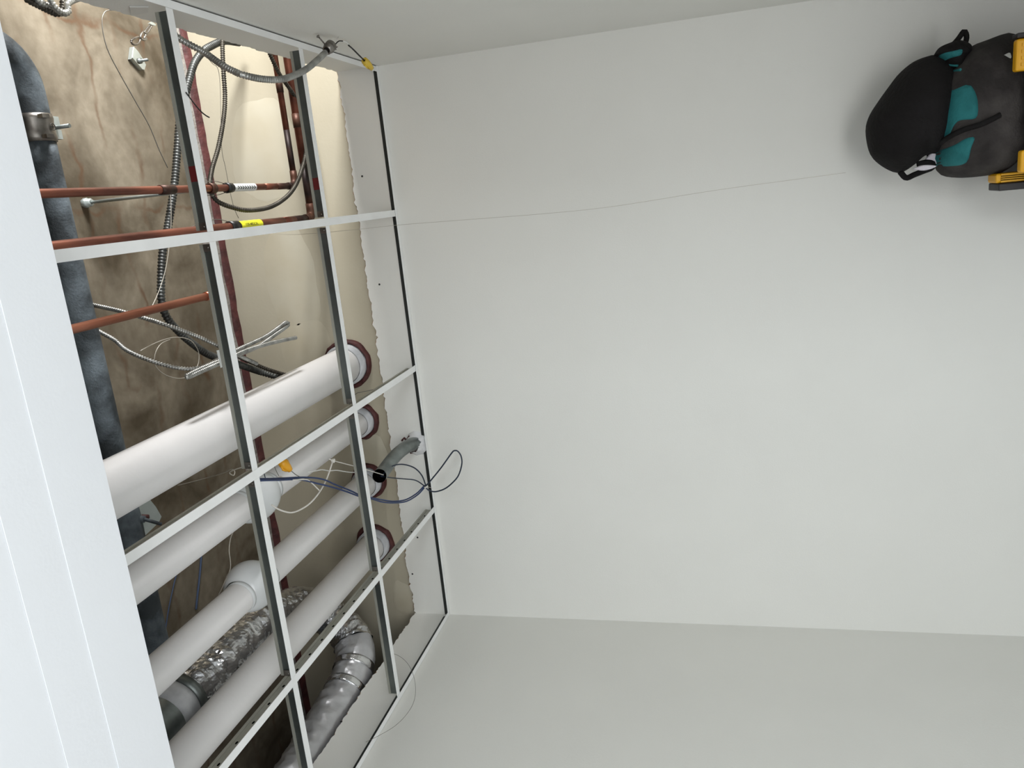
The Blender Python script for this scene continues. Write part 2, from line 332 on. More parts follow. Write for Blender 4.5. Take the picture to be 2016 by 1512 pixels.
for y, labs in ((YA1, lab1), (YA2, lab2)):
    for i in range(4):
        a, b = xs[i+1], xs[i]
        a += FW+0.0004 if a in (0.0, -0.61, -1.22) else 0; b -= FW+0.0004 if b in (0.0, -0.61, -1.22) else 0
        t = tee(a, b, y, labs[i])
        if i == 0:
            for p in (((0.1483, -1.2065, 2.6120),) if y == YA2 else ((0.1180, -0.5965, 2.6183),)):
                MB().box((p[0]-0.018,y-0.0016,ZG+0.006), (p[0]+0.018,y-0.00125,ZG+0.028)).build('red_mark', M_RED, t, label='dark red stamp on the web')

# ------------------------------------------------------------------ white insulated pipes
def pipe(x, z, r, label, fit=None, seed=0):
    t = thing('insulated_pipe', (x, -1.2, z-r), label, 'pipe', 'white insulated pipes through the back wall')
    MB().lathe((x,-2.9,z), (0,1,0), [(0,0.001),(0,r),(2.872,r),(2.880,r-0.004),(2.880,0.001)], 40).build('jacket', M_PIPEJ, t, label='smooth white jacket')
    if fit:
        y, rf, L, up = fit
        prof = [(-L,r+0.001)] + [(-L+2*L*i/24, r+0.001+(rf-r)*math.sin(math.pi*i/24)**0.62) for i in range(1,24)] + [(L,r+0.001)]
        MB().lathe((x,y,z+up), (0,1,0), prof, 40).build('fitting_cover', M_PVC, t, label='glossy rounded white fitting cover')
        for s in (-1, 1):
            MB().lathe((x,y+s*(L+0.008),z), (0,1,0), [(-0.008,r+0.0005),(-0.008,r+0.0022),(0.008,r+0.0022),(0.008,r+0.0005)], 40).build('cover_band', M_PVC, t)
    MB().lathe((x,-0.034,z), (0,1,0), [(0,r+0.002),(0,r+0.012),(0.045,r+0.012)], 40).build('wall_sleeve', M_SLEEVE, t, label='grey sleeve where the pipe enters the wall')
    mb = MB(); seg, pr = 44, 10; vs = []
    for k in range(seg):
        a = 2*math.pi*k/seg; w = 0.019*(1+0.35*noise.noise(Vector((math.cos(a)*2+seed, math.sin(a)*2, seed))))
        for j in range(pr):
            b = math.pi*j/(pr-1); rr = r+0.012+w*(1-math.cos(b))/2*1.0 + 0.002*noise.noise(Vector((k*.9,j,seed)))
            vs.append((x+rr*math.cos(a), 0.016-0.020*math.sin(b)*(1+0.4*noise.noise(Vector((k*.5,j*.5,seed+4)))), z+rr*math.sin(a)))
    fs = [(k*pr+j, ((k+1)%seg)*pr+j, ((k+1)%seg)*pr+j+1, k*pr+j+1) for k in range(seg) for j in range(pr-1)]
    mb.add(vs, fs, 0, True); mb.build('firestop_ring', M_SEAL, t, label='maroon firestop ring on the wall')
pipe(-0.586, 2.910, 0.0733, 'thickest white insulated pipe, rightmost of the four', None, 1)
pipe(-0.8345, 2.890, 0.0500, 'white insulated pipe under the orange connector, with a fitting cover behind the grid crossing', (-0.815,0.080,0.074,0.004), 2)
pipe(-1.102, 2.894, 0.0490, 'white insulated pipe with the round shiny fitting cover beside the foil duct', (-0.905,0.080,0.062,0.008), 3)
pipe(-1.392, 2.908, 0.0569, 'white insulated pipe nearest the left wall, leftmost of the four', None, 4)

# ------------------------------------------------------------------ cast iron drain
zb, rb = 3.20, 0.047
yb = -1.035
t = thing('drain_pipe', (-0.5, yb, zb-rb), 'black cast iron drain pipe with grey dust running below the slab', 'pipe')
MB().sweep([(0.30-0.05*i, yb, zb) for i in range(60)], lambda i, a: rb*(1+0.012*noise.noise(Vector((i*.4,a,2)))), 32).build('barrel', M_IRON, t)
el = [(0.335, yb, zb), (0.40, yb, zb)] + [(0.42+0.11*math.sin(a*math.pi/16), yb-0.11*(1-math.cos(a*math.pi/16)), zb) for a in range(1,9)] + [(0.53, yb-0.2, zb), (0.53, yb-0.3, zb)]
MB().sweep(curve(el, 0.015), rb*1.02, 32).build('elbow', M_IRON, t, label='black elbow turning towards the opening')
MB().lathe((0.53,yb-0.23,zb), (0,-1,0), [(0,rb),(0,rb*1.16),(0.05,rb*1.16),(0.05,rb)], 32).build('hub', M_IRON, t)
MB().sweep([(0.53,yb-0.3-0.1*i,zb) for i in range(14)], rb, 28).build('barrel', M_IRON, t)
cp = MB().lathe((0.29,yb,zb), (1,0,0), [(0,rb*1.0),(0,rb*1.08),(0.012,rb*1.12),(0.024,rb*1.08),(0.048,rb*1.08),(0.060,rb*1.12),(0.072,rb*1.08),(0.072,rb)], 36).build('coupling', M_CLAMP, t, label='stainless band coupling with a round emblem')
for xx in (0.300, 0.352):
    MB().box((xx-0.005,yb-0.030,zb-rb*1.16-0.010), (xx+0.005,yb-0.005,zb-rb*1.04)).build('band_screw', M_CLAMP, cp)
em = MB(); c = Vector((0.326, yb+0.010, zb-rb*1.085-0.0015))
em.lathe(c, (0,0,-1), [(0,0.0095),(0.001,0.0095),(0.001,0.0078),(0,0.0078)], 24)
em.box((0.326-0.006,yb+0.0085,c.z-0.001), (0.326+0.006,yb+0.011,c.z)).box((0.326-0.001,yb+0.004,c.z-0.001), (0.326+0.0012,yb+0.016,c.z))
em.build('emblem', M_INK, cp, label='dark ring emblem on the coupling')
MB().sweep(curve([(-1.05,yb,zb),(-1.06,yb,zb)],0.005), rb*1.15, 28).build('band', M_IRON, t)
# hanger near the coupling
t = thing('pipe_hanger', (0.3443, -0.8832, 3.2700), 'zinc strut bracket with a stub rod beside the black drain pipe', 'hanger')
p = (0.3491, -0.8579, 3.3000); q = (0.3419, -0.9092, 3.2000)
MB().box((p[0]-0.032,p[1]-0.02,p[2]-0.01), (p[0]-0.006,p[1]+0.02,ZS-0.001)).build('strut', M_ZINC, t)
MB().box((p[0]+0.006,p[1]-0.02,p[2]-0.01), (p[0]+0.032,p[1]+0.02,ZS-0.001)).build('strut', M_ZINC, t)
MB().sweep([(p[0],p[1],ZS-0.01),(p[0],p[1],p[2]-0.06)], 0.006, 10).build('rod', M_EMT, t)
MB().box((p[0]-0.032,p[1]-0.021,p[2]-0.004), (p[0]+0.032,p[1]+0.021,p[2]+0.003)).build('nut_plate', M_ZINC, t)
# riser clamp plate
t = thing('anchor_plate', (-0.8379, -0.9370, 3.2000), 'grey steel anchor plate with bolts beside the black drain pipe, below the thick white pipe', 'anchor plate')
pl = [(-0.7848, -1.0005, 3.1700), (-0.7836, -0.9511, 3.1700), (-0.8196, -0.9310, 3.1700), (-0.8591, -0.9162, 3.1700), (-0.8711, -0.9323, 3.1700), (-0.8778, -0.9636, 3.1700), (-0.8844, -1.0012, 3.1700), (-0.8616, -0.9988, 3.1700)]
MB().prism([(a[0],a[1]) for a in pl], 2, 3.168, 3.176).build('plate', M_ZINC, t)
bx = (-0.8248, -1.0126, 3.1500); rx = (-0.8568, -0.9784, 3.1200)
MB().lathe(bx, (0,0,1), [(0,0.0001),(0,0.012),(0.018,0.012)], 6).build('bolt', M_IRON, t)
MB().lathe((-0.8261, -0.9944, 3.1500), (0,0,1), [(0,0.0001),(0,0.009),(0.018,0.009)], 6).build('bolt', M_SEAL, t)
MB().sweep([bx, rx], 0.0055, 8).build('rod', M_IRON, t)
MB().sweep([(pl[1][0],pl[1][1]-0.01,3.18),(pl[1][0],pl[1][1]-0.01,ZS)], 0.005, 8).build('stud', M_EMT, t)

# ------------------------------------------------------------------ copper lines
def copper(name, label, runs, r, mats):
    return None
def ang_pt(cx, cz, R, y, a): return (cx+R*math.sin(a), y, cz-R*math.cos(a))
def bent(a, b, c, rad, n=8):
    A, B, Cc = Vector(a), Vector(b), Vector(c); u = (A-B).normalized(); w = (Cc-B).normalized()
    P0, P1, P2 = B+u*rad, B, B+w*rad
    return [P0*(1-s)**2*1.0 + P1*2*s*(1-s) + P2*s*s for s in [i/n for i in range(n+1)]]
def copper_line(x, z, r, ye, xe, label, y0=-2.7):
    t = thing('copper_pipe', (x, -1.0, z-r), label, 'copper pipe')
    MB().sweep([(x,y0+(ye-0.22-y0)*i/20,z) for i in range(21)], r, 20).build('tube', M_COPPER, t, label='brown tarnished copper tube')
    MB().sweep([(x,ye-0.22,z),(x,ye-0.14,z)], r, 20).build('tube', M_COPPER, t)
    MB().sweep([(x,ye-0.14,z),(x,ye-0.05,z)], r*1.01, 20).build('tube', M_COPPERD, t, label='heat blackened length')
    MB().sweep([(x,ye-0.055,z)] + bent((x,ye-0.1,z), (x,ye,z), (x+0.1,ye,z), 0.034) + [(x+0.055,ye,z)], r*1.16, 20).build('elbow', M_COPPERD, t, label='blackened solder elbow')
    MB().sweep([(x+0.05,ye,z),(x+0.20,ye,z)], r, 20).build('tube', M_COPPERD, t, label='heat blackened length')
    MB().sweep([(x+0.20,ye,z),(xe,ye,z)], r, 20).build('tube', M_COPPER, t)
    MB().sweep([(x+0.33,ye,z),(x+0.38,ye,z)], r*1.13, 20).build('coupling', M_COPPERD, t)
    return t
def facing(x, z):
    return math.atan2(0.029-x, z-1.436)      # direction from the tube towards a viewer standing in the opening
def wrap_label(t, x, z, r, ya, yb, m, half=2.6):
    mb = MB(); n = 20; a0 = facing(x, z); vs = []; R = r+0.0012
    for k in range(n+1):
        a = a0-half+2*half*k/n
        for y in (ya, yb): vs.append(ang_pt(x, z, R, y, a))
    mb.add(vs, [(2*k,2*k+1,2*k+3,2*k+2) for k in range(n)], 0, True); return mb.build('label', m, t)
def wrap_text(lab, t, x, z, r, body, size, ya, width, v0):
    c = bpy.data.curves.new('lettering', 'FONT'); c.body = body; c.size = size; c.align_x = 'LEFT'; c.offset = size*0.012
    o = bpy.data.objects.new('lettering_source', c); COL.objects.link(o)
    dg = bpy.context.evaluated_depsgraph_get(); dg.update(); me = o.evaluated_get(dg).to_mesh()
    V = [v.co.copy() for v in me.vertices]; F = [tuple(p.vertices) for p in me.polygons]; o.evaluated_get(dg).to_mesh_clear()
    bpy.data.objects.remove(o); x0 = min(v.x for v in V); x1 = max(v.x for v in V); yy = [v.y for v in V]; ym = (min(yy)+max(yy))/2
    R = r+0.0017; a0 = facing(x, z); mb = MB()
    mb.add([ang_pt(x, z, R, ya+(v.x-x0)/(x1-x0)*width, a0+(v.y-ym+v0)/R) for v in V], F); mb.build('lettering', M_INK, lab)
def flat_marks(lab, x, z, r, polys):
    mb = MB(); R = r+0.0017; a0 = facing(x, z)
    for pg in polys: mb.add([ang_pt(x, z, R, y, a0+v/R) for y, v in pg], [tuple(range(len(pg)))])
    mb.build('printed_marks', M_INK, lab)
# upper line (white chevron label)
x, z, r, ye = 0.1365, 2.932, 0.0112, -0.150
t = copper_line(x, z, r, ye, 1.5, 'narrower copper pipe with a white chevron label turning along the back wall')
ya, yb_ = (0.1330, -0.5643, 2.9200)[1], (0.1341, -0.4358, 2.9200)[1]
lb = wrap_label(t, x, z, r, ya, yb_, M_LABW); lb['label'] = 'white label with black chevrons'
pg = []; Lw = yb_-ya
for k in range(8):
    y = ya+Lw*(0.10+0.107*k); d = Lw*0.05; w = Lw*0.042; h = 0.0056
    pg.append([(y,h),(y+w,h),(y+w+d,0),(y+d,0)]); pg.append([(y+d,0),(y+w+d,0),(y+w,-h),(y,-h)])
flat_marks(lb, x, z, r, pg)
MB().lathe((x,ya-0.035,z), (0,1,0), [(0,r),(0,r*1.5),(0.03,r*1.35),(0.03,r)], 24).build('black_tape', M_BLACKW, t, label='black tape band')
MB().lathe((x,(0.1314, -0.8928, 2.9300)[1]-0.03,z), (0,1,0), [(0,r),(0,r*1.22),(0.06,r*1.22),(0.06,r)], 24).build('coupling', M_COPPERD, t, label='dark pipe coupling')
# tie wires around both tubes
def tie(t, x, z, r, ya):
    for s in (-1, 1):
        MB().sweep(curve([(x+s*r*1.1, ya-0.03, z), (x+s*r*1.9, ya-0.10, z-0.004), (x+s*r*1.6, ya-0.17, z), (x+s*r*0.9, ya-0.22, z+0.006)], 0.01), 0.0011, 6).build('tie_wire', M_WIRE, t)
tie(t, x, z, r, ya)
# lower line (yellow label)
x, z, r, ye = 0.0135, 2.905, 0.0146, -0.110
t = copper_line(x, z, r, ye, 1.5, 'thicker copper pipe with a yellow label turning along the back wall')
ya, yb_ = (0.0198, -0.6126, 2.8900)[1], (0.0240, -0.4859, 2.8900)[1]
lb = wrap_label(t, x, z, r, ya, yb_, M_LABY); lb['label'] = 'yellow label reading VIDE MEDICAL'
Lw = yb_-ya
wrap_text(lb, t, x, z, r, 'VIDE MEDICAL', 0.0125, ya+Lw*0.16, Lw*0.60, 0.0035)
pg = []
for k in range(9):
    y = ya+Lw*(0.05+0.085*k); pg.append([(y,-0.0125),(y+Lw*0.028,-0.0125),(y+Lw*0.058,-0.0095),(y+Lw*0.03,-0.0095)])
flat_marks(lb, x, z, r, pg)
MB().lathe((x,ya-0.05,z), (0,1,0), [(0,r),(0,r*1.32),(0.045,r*1.25),(0.045,r)], 24).build('black_tape', M_BLACKW, t, label='black tape band')
tie(t, x, z, r, ya-0.01)
# third line that turns up into the slab
x, z, r = -0.178, 2.90, 0.0115
t = thing('copper_pipe', (x, -1.0, z-r), 'bright copper pipe below the black drain pipe, ending behind the front row tee', 'copper pipe')
yt = -0.80
MB().sweep([(x,-2.7,z),(x,-1.7,z),(x,yt-0.05,z)], r, 20).build('tube', M_COPPERB, t, label='bright copper tube')
MB().sweep([(x,yt-0.055,z)] + bent((x,yt-0.1,z), (x,yt,z), (x-0.1,yt,z), 0.034) + [(x-0.055,yt,z)], r*1.16, 20).build('elbow', M_COPPERB, t)
MB().sweep([(x-0.05,yt,z),(x-0.16,yt,z)], r, 20).build('tube', M_COPPERB, t)
MB().lathe((x-0.14,yt,z), (-1,0,0), [(0,r),(0,r*1.18),(0.022,r*1.18),(0.028,r*0.8),(0.028,0.0001)], 20).build('end_cap', M_COPPERB, t)

# hanger rod of the upper line
q = (0.1361, -0.6780, 3.4100)
t = thing('hanger_rod', (q[0],q[1],2.93), 'zinc threaded hanger rod from the slab to the narrower copper pipe', 'rod')
MB().sweep([(q[0],q[1],ZS-0.02),(q[0],q[1],2.955)], 0.0052, 10).build('rod', M_ZINC, t)
MB().lathe((q[0],q[1],ZS-0.03), (0,0,1), [(0,0.006),(0,0.013),(0.014,0.013),(0.014,0.016),(0.0295,0.016)], 6).build('anchor_nut', M_ZINC, t)
MB().lathe((0.1365,q[1]-0.012,2.932), (0,1,0), [(0,0.0125),(0,0.0165),(0.024,0.0165),(0.024,0.0125)], 24).build('pipe_ring', M_COPPERD, t, label='dark split ring round the tube')

# ------------------------------------------------------------------ conduits and cables
mb = ribbed(MB(), [(0.6762, -0.0589, 3.1200), (0.6663, -0.1617, 3.1193), (0.6365, -0.2495, 3.1186), (0.6102, -0.3059, 3.1182), (0.5661, -0.3667, 3.1175), (0.5033, -0.4183, 3.1166), (0.4323, -0.4693, 3.1156), (0.3715, -0.5110, 3.1147), (0.2700, -0.5579, 3.1132), (0.1590, -0.6105, 3.1115), (0.0214, -0.6918, 3.1094), (-0.0436, -0.7357, 3.1083), (-0.1503, -0.7785, 3.1067), (-0.1937, -0.7880, 3.1060), (-0.2365, -0.7826, 3.1053), (-0.2873, -0.7467, 3.1045), (-0.3426, -0.6889, 3.1036), (-0.4017, -0.6082, 3.1025), (-0.4726, -0.4511, 3.1010), (-0.5278, -0.3336, 3.1000), (-0.5581, -0.2988, 3.0550), (-0.5748, -0.2858, 3.0200)], 0.0132, 0.0105, 0.0034, 14)
mb.build('flexible_conduit', M_CONDUIT, label='thick grey ribbed conduit snaking below the slab to behind the thick white pipe', cat='conduit')
mb = ribbed(MB(), [(-0.3905, -0.5370, 3.1000), (-0.4427, -0.4608, 3.0887), (-0.4831, -0.3940, 3.0800), (-0.5198, -0.3422, 3.0546), (-0.5529, -0.2839, 3.0300), (-0.5632, -0.2725, 2.9950)], 0.0078, 0.0085, 0.0026, 10)
mb.build('armoured_cable', M_ARMORD, label='thin dark ribbed cable beside the thick conduit, entering behind the thick white pipe', cat='cable')
t = thing('armoured_cable', (0.3852, -0.8576, 2.5300), 'silver armoured cable drooping below the grid with a clamp and stripped end', 'cable')
mb = ribbed(MB(), [(0.5140, -1.0253, 2.7400), (0.4902, -1.0123, 2.7179), (0.4744, -0.9954, 2.6992), (0.4585, -0.9765, 2.6800), (0.4194, -0.9888, 2.6277), (0.4003, -0.9911, 2.5962), (0.3873, -0.9903, 2.5700), (0.3815, -0.9286, 2.5498), (0.3879, -0.8567, 2.5300), (0.4203, -0.7535, 2.5188), (0.4551, -0.6816, 2.5106), (0.4815, -0.6328, 2.5050)], 0.0092, 0.0075, 0.0024, 12)
mb.build('armour', M_ARMOR, t)
e = Vector((0.4939, -0.6191, 2.5000)); d = (e-Vector((0.4627, -0.6646, 2.5100))).normalized()
MB().lathe(e-d*0.012, d, [(0,0.009),(0,0.0135),(0.010,0.0135),(0.012,0.0165),(0.017,0.0165),(0.019,0.013),(0.024,0.0165),(0.030,0.0165),(0.030,0.008),(0.02,0.006)], 20).build('clamp', M_CLAMP, t, label='ringed connector clamp')
MB().sweep([e+Vector((0.004,0,0.004)), e+Vector((0.024,-0.02,0.012)), e+Vector((0.034,-0.022,0.020))], 0.0022, 8).lathe(e+Vector((0.030,-0.022,0.016)), (0.6,-0.3,0.5), [(0,0.001),(0,0.005),(0.004,0.005),(0.004,0.001)], 8).build('clamp_screw', M_CLAMP, t)
e2 = e+d*0.012
MB().sweep(curve([e2, (0.5102, -0.5735, 2.5000), (0.5226, -0.5522, 2.4950), (0.5251, -0.5303, 2.4900)], 0.006), 0.0018, 8).build('wire', M_BLACKW, t, label='bare dark conductor')
MB().sweep(curve([(0.5246, -0.5340, 2.4900), (0.5239, -0.5172, 2.4880), (0.5176, -0.4984, 2.4860)], 0.006), 0.0022, 8).build('wire', M_WHITEW, t, label='white conductor')
MB().sweep(curve([(0.5165, -0.5060, 2.4860), (0.5092, -0.4837, 2.4840), (0.4952, -0.4523, 2.4800), (0.4827, -0.4187, 2.4780)], 0.006), 0.0024, 8).build('wire', M_BLACKW, t, label='black conductor')
for k, (a, b) in enumerate(((657,95),(664,93))):
    pass
MB().sweep(curve([e2, (0.5019, -0.5892, 2.4970), (0.5000, -0.5804, 2.4950), (0.5045, -0.5686, 2.4950)], 0.004), 0.0014, 6).build('wire', M_SEAL, t, label='red conductor end')
MB().sweep(curve([e2, (0.4955, -0.5846, 2.4970), (0.4961, -0.5783, 2.4950)], 0.004), 0.0014, 6).build('wire', M_SEAL, t, label='red conductor end')
MB().sweep(curve([(0.5231, -0.5726, 2.4900), (0.5337, -0.5587, 2.4900), (0.5483, -0.5468, 2.4900), (0.5690, -0.5328, 2.4900), (0.5618, -0.5072, 2.4900), (0.5571, -0.4727, 2.4900)], 0.006), 0.0009, 6).build('tie_tail', M_NYLON, t, label='clear nylon tie tail')
a = Vector((0.4827, -0.4187, 2.4780)); b = Vector((0.4590, -0.3685, 2.4720)); L = (b-a).length
t = thing('wire_connector', a, 'yellow wire connector on the black wire in the back right corner', 'wire connector')
MB().lathe(a, b-a, [(0,0.004),(0,0.0105),(L*0.25,0.0125),(L*0.55,0.0105),(L*0.82,0.0075),(L*0.83,0.003)], 10).build('shell', M_YEL, t)
MB().lathe(a, b-a, [(L*0.83,0.003),(L*0.83,0.0066),(L*0.97,0.0056),(L,0.0001)], 10).build('tip', M_WHITEW, t, label='white tip')
for s in (-1, 1):
    u = (b-a).normalized().cross(Vector((0,0,1))).normalized()
    MB().sweep([a+u*s*0.012+(b-a)*0.1, a+u*s*0.0145+(b-a)*0.3, a+u*s*0.011+(b-a)*0.5], 0.0026, 6).build('wing', M_YEL, t)
mb = ribbed(MB(), [(0.6645, -0.3120, 3.0200), (0.6113, -0.3398, 3.0168), (0.5259, -0.3693, 3.0114), (0.4413, -0.3955, 3.0060), (0.3644, -0.4363, 3.0011), (0.2715, -0.5039, 2.9951), (0.1977, -0.5714, 2.9900), (0.1371, -0.6354, 2.9650), (0.0976, -0.6394, 2.9450), (0.0731, -0.5852, 2.9264), (0.0610, -0.5257, 2.9100), (0.0654, -0.4192, 2.8965), (0.0905, -0.3282, 2.8850), (0.1293, -0.2430, 2.8850), (0.1883, -0.1705, 2.8850), (0.2532, -0.1128, 2.8876), (0.3465, -0.0749, 2.8913), (0.4187, -0.0844, 2.8943), (0.4684, -0.1317, 2.8969), (0.5229, -0.1952, 2.9000), (0.5769, -0.2363, 2.9000), (0.6225, -0.2649, 2.9000)], 0.0082, 0.0080, 0.0026, 10)
mb.build('armoured_cable', M_ARMORD, label='dark armoured cable looped round the narrower copper pipe', cat='cable')
t = thing('armoured_cable', (-0.3674, -0.8489, 2.9000), 'bundle of silver armoured cable folded behind the front row tee', 'cable')
ribbed(MB(), [(-0.1619, -0.9241, 3.2700), (-0.1693, -0.9299, 3.2374), (-0.1928, -0.9522, 3.1200), (-0.2208, -0.9488, 3.0400), (-0.2426, -0.9477, 2.9800), (-0.2914, -0.8692, 2.9490), (-0.3451, -0.7931, 2.9200), (-0.3886, -0.7142, 2.9200), (-0.4366, -0.6239, 2.9200)], 0.0072, 0.0080, 0.0027, 10).build('strand', M_ARMOR, t)
ribbed(MB(), [(-0.2250, -0.9686, 3.2200), (-0.2422, -0.9729, 3.1974), (-0.2725, -0.9722, 3.1486), (-0.3034, -0.9804, 3.1071), (-0.3346, -0.9758, 3.0500), (-0.3679, -0.9424, 2.9960), (-0.3842, -0.9082, 2.9544), (-0.3794, -0.8753, 2.9200), (-0.3730, -0.7991, 2.9165), (-0.3660, -0.7043, 2.9124), (-0.3578, -0.5717, 2.9072), (-0.3422, -0.4793, 2.9037), (-0.3332, -0.4306, 2.9019), (-0.3418, -0.4133, 2.9012), (-0.3503, -0.4467, 2.9000), (-0.3610, -0.5225, 2.8980), (-0.3763, -0.6363, 2.8948), (-0.3775, -0.7554, 2.8914), (-0.3741, -0.8496, 2.8886), (-0.3743, -0.9491, 2.8853), (-0.3770, -1.0130, 2.8830), (-0.3794, -1.0333, 2.8822), (-0.3833, -1.0236, 2.8818), (-0.3811, -0.9782, 2.8800), (-0.3776, -0.8636, 2.8800), (-0.3710, -0.7426, 2.8800), (-0.3747, -0.6227, 2.8800), (-0.3820, -0.5199, 2.8800), (-0.3919, -0.4171, 2.8800)], 0.0072, 0.0080, 0.0027, 10).build('strand', M_ARMOR, t)
p = (-0.3629, -0.8854, 2.8850)
MB().prism([(p[0]+0.028,p[1]-0.012),(p[0]+0.026,p[1]+0.010),(p[0]-0.024,p[1]+0.014),(p[0]-0.026,p[1]-0.008)], 2, 2.866, 2.8675).build('tape_tag', M_LABW, t, label='white tape flag')

# EMT stub with an open end, plastered into the back wall
t = thing('steel_conduit', (-0.9583, -0.1000, 2.6813), 'short bent steel conduit stub with a black open mouth in the back wall', 'conduit')
w0 = Vector((-0.9346, 0.0000, 2.6450)); pts = [w0+Vector((0,0.012,-0.005)), (-0.9247, -0.0350, 2.6529), (-0.9231, -0.0900, 2.6648), (-0.9319, -0.1500, 2.6795), (-0.9518, -0.2000, 2.6945), (-0.9591, -0.2700, 2.6920), (-0.9431, -0.3500, 2.6682)]
c = curve(pts, 0.01)
MB().sweep(c, 0.0262, 28, 0, cap=False).build('tube', M_EMT, t)
MB().sweep(c, 0.0245, 28, 0, cap=False).build('bore', M_HOLE, t, label='inside of the tube, its shade coloured black')
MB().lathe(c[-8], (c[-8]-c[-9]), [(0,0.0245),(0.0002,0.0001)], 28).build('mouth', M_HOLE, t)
mb = MB(); n = 30; vs = []
for j, (rr, dy) in enumerate(((0.052,0.0),(0.046,-0.006),(0.036,-0.016),(0.0275,-0.034))):
    for k in range(n):
        a = 2*math.pi*k/n; s = 1+0.22*noise.noise(Vector((math.cos(a)*2.2, math.sin(a)*2.2, j*0.4)))*(1-j*0.25)
        vs.append((w0.x+rr*s*math.cos(a), dy*(1+0.5*noise.noise(Vector((k*.6,j,1)))), max(ZG+0.006, w0.z+0.004*j+rr*s*math.sin(a))))
mb.add(vs, [(j*n+k, j*n+(k+1)%n, (j+1)*n+(k+1)%n, (j+1)*n+k) for j in range(3) for k in range(n)], 0, True)
mb.build('plaster_collar', M_PLASTER, t, label='rough white plaster round the tube')
for pts in ([(-0.9182, -0.0120, 2.7080), (-0.9052, -0.0120, 2.6949), (-0.9164, -0.0120, 2.6875), (-0.8969, -0.0120, 2.6713)], [(-0.9721, -0.0120, 2.6772), (-0.9680, -0.0120, 2.6586), (-0.9616, -0.0120, 2.6397), (-0.9553, -0.0120, 2.6210)]):
    MB().sweep(curve(pts, 0.006), lambda i, a: 0.0045*(0.8+0.5*noise.noise(Vector((i*.8,a,0)))), 8).build('sealant_smear', M_SEAL, t, label='smear of maroon sealant')

# blue data cables
t = thing('data_cable', (-1.1037, -0.2000, 2.6409), 'pair of blue data cables from the grid crossing looping in front of the back wall', 'cable')
MB().sweep(curve([(-0.6634, -1.1223, 2.7000), (-0.6833, -1.0601, 2.6912), (-0.7125, -0.9816, 2.6809), (-0.7462, -0.8915, 2.6700), (-0.7931, -0.8061, 2.6626), (-0.8295, -0.7407, 2.6574), (-0.8791, -0.6577, 2.6509), (-0.9358, -0.5691, 2.6444), (-0.9721, -0.5001, 2.6400), (-1.0116, -0.4341, 2.6327), (-1.0496, -0.3535, 2.6250), (-1.0835, -0.2583, 2.6155), (-1.0953, -0.1685, 2.6064), (-1.0915, -0.1136, 2.6000), (-1.0793, -0.1004, 2.5900)], 0.01), 0.0029, 8).build('strand', M_BLUE, t)
MB().sweep(curve([(-0.6608, -1.1136, 2.7050), (-0.6821, -1.0514, 2.6963), (-0.7113, -0.9725, 2.6859), (-0.7435, -0.8814, 2.6750), (-0.7744, -0.8059, 2.6683), (-0.8014, -0.7544, 2.6638), (-0.8373, -0.7034, 2.6589), (-0.8922, -0.6208, 2.6517), (-0.9371, -0.5568, 2.6463), (-0.9704, -0.4949, 2.6420), (-1.0077, -0.4243, 2.6362), (-1.0488, -0.3408, 2.6300), (-1.0789, -0.2541, 2.6207), (-1.0902, -0.1702, 2.6115), (-1.0881, -0.1166, 2.6050), (-1.0777, -0.1042, 2.5950)], 0.01), 0.0029, 8).build('strand', M_BLUE, t)
MB().sweep(curve([(-1.0780, -0.1200, 2.5872), (-1.0521, -0.1200, 2.5599), (-0.9965, -0.1200, 2.5075), (-0.9354, -0.1200, 2.4553), (-0.9272, -0.1200, 2.4416), (-0.9317, -0.1200, 2.4295), (-0.9529, -0.1200, 2.4194), (-0.9868, -0.1200, 2.4214), (-1.0336, -0.1200, 2.4418), (-1.0678, -0.1200, 2.4758), (-1.0893, -0.1200, 2.5085), (-1.1000, -0.1200, 2.5466), (-1.0934, -0.1200, 2.5740), (-1.0758, -0.1200, 2.5890)], 0.006), 0.0029, 8).build('loop', M_NAVY, t, label='dark blue loop hanging below the grid')
MB().sweep(curve([(-1.0781, -0.1200, 2.5828), (-1.0228, -0.1449, 2.5838), (-0.9819, -0.1676, 2.5999), (-0.9584, -0.1900, 2.6287), (-0.9492, -0.2140, 2.6542), (-0.9539, -0.2400, 2.6804), (-0.9448, -0.3300, 2.6625), (-0.9584, -0.3100, 2.6855)], 0.006), 0.0027, 8).build('strand', M_NAVY, t)
MB().sweep(curve([(-1.0758, -0.1200, 2.5890), (-1.0421, -0.1444, 2.6125), (-1.0255, -0.1700, 2.6459), (-0.9877, -0.2560, 2.6577), (-0.9626, -0.3100, 2.6632), (-0.9528, -0.3300, 2.6720)], 0.006), 0.0024, 8).build('strand', M_NAVY, t)
p = Vector((-1.0739, -0.1250, 2.5826)); MB().lathe(p-Vector((0.006,0,0.002)), (1,0,0.3), [(0,0.006),(0,0.0085),(0.006,0.0085),(0.006,0.006)], 14).build('cable_tie', M_NYLON, t, label='white nylon tie')
p = Vector((-0.7221, -0.9486, 2.7000)); MB().lathe(p, (0,1,0), [(0,0.005),(0,0.0075),(0.006,0.0075),(0.006,0.005)], 14).build('cable_tie', M_NYLON, t, label='white nylon tie')
MB().sweep(curve([(-1.0781, -0.1200, 2.5806), (-1.0870, -0.1200, 2.5427), (-1.0981, -0.1200, 2.4753), (-1.1135, -0.1200, 2.4025), (-1.1244, -0.1200, 2.3510), (-1.1373, -0.1200, 2.3231)], 0.01), 0.0006, 6).build('tie_tail', M_NYLON, t, label='clear nylon tail')
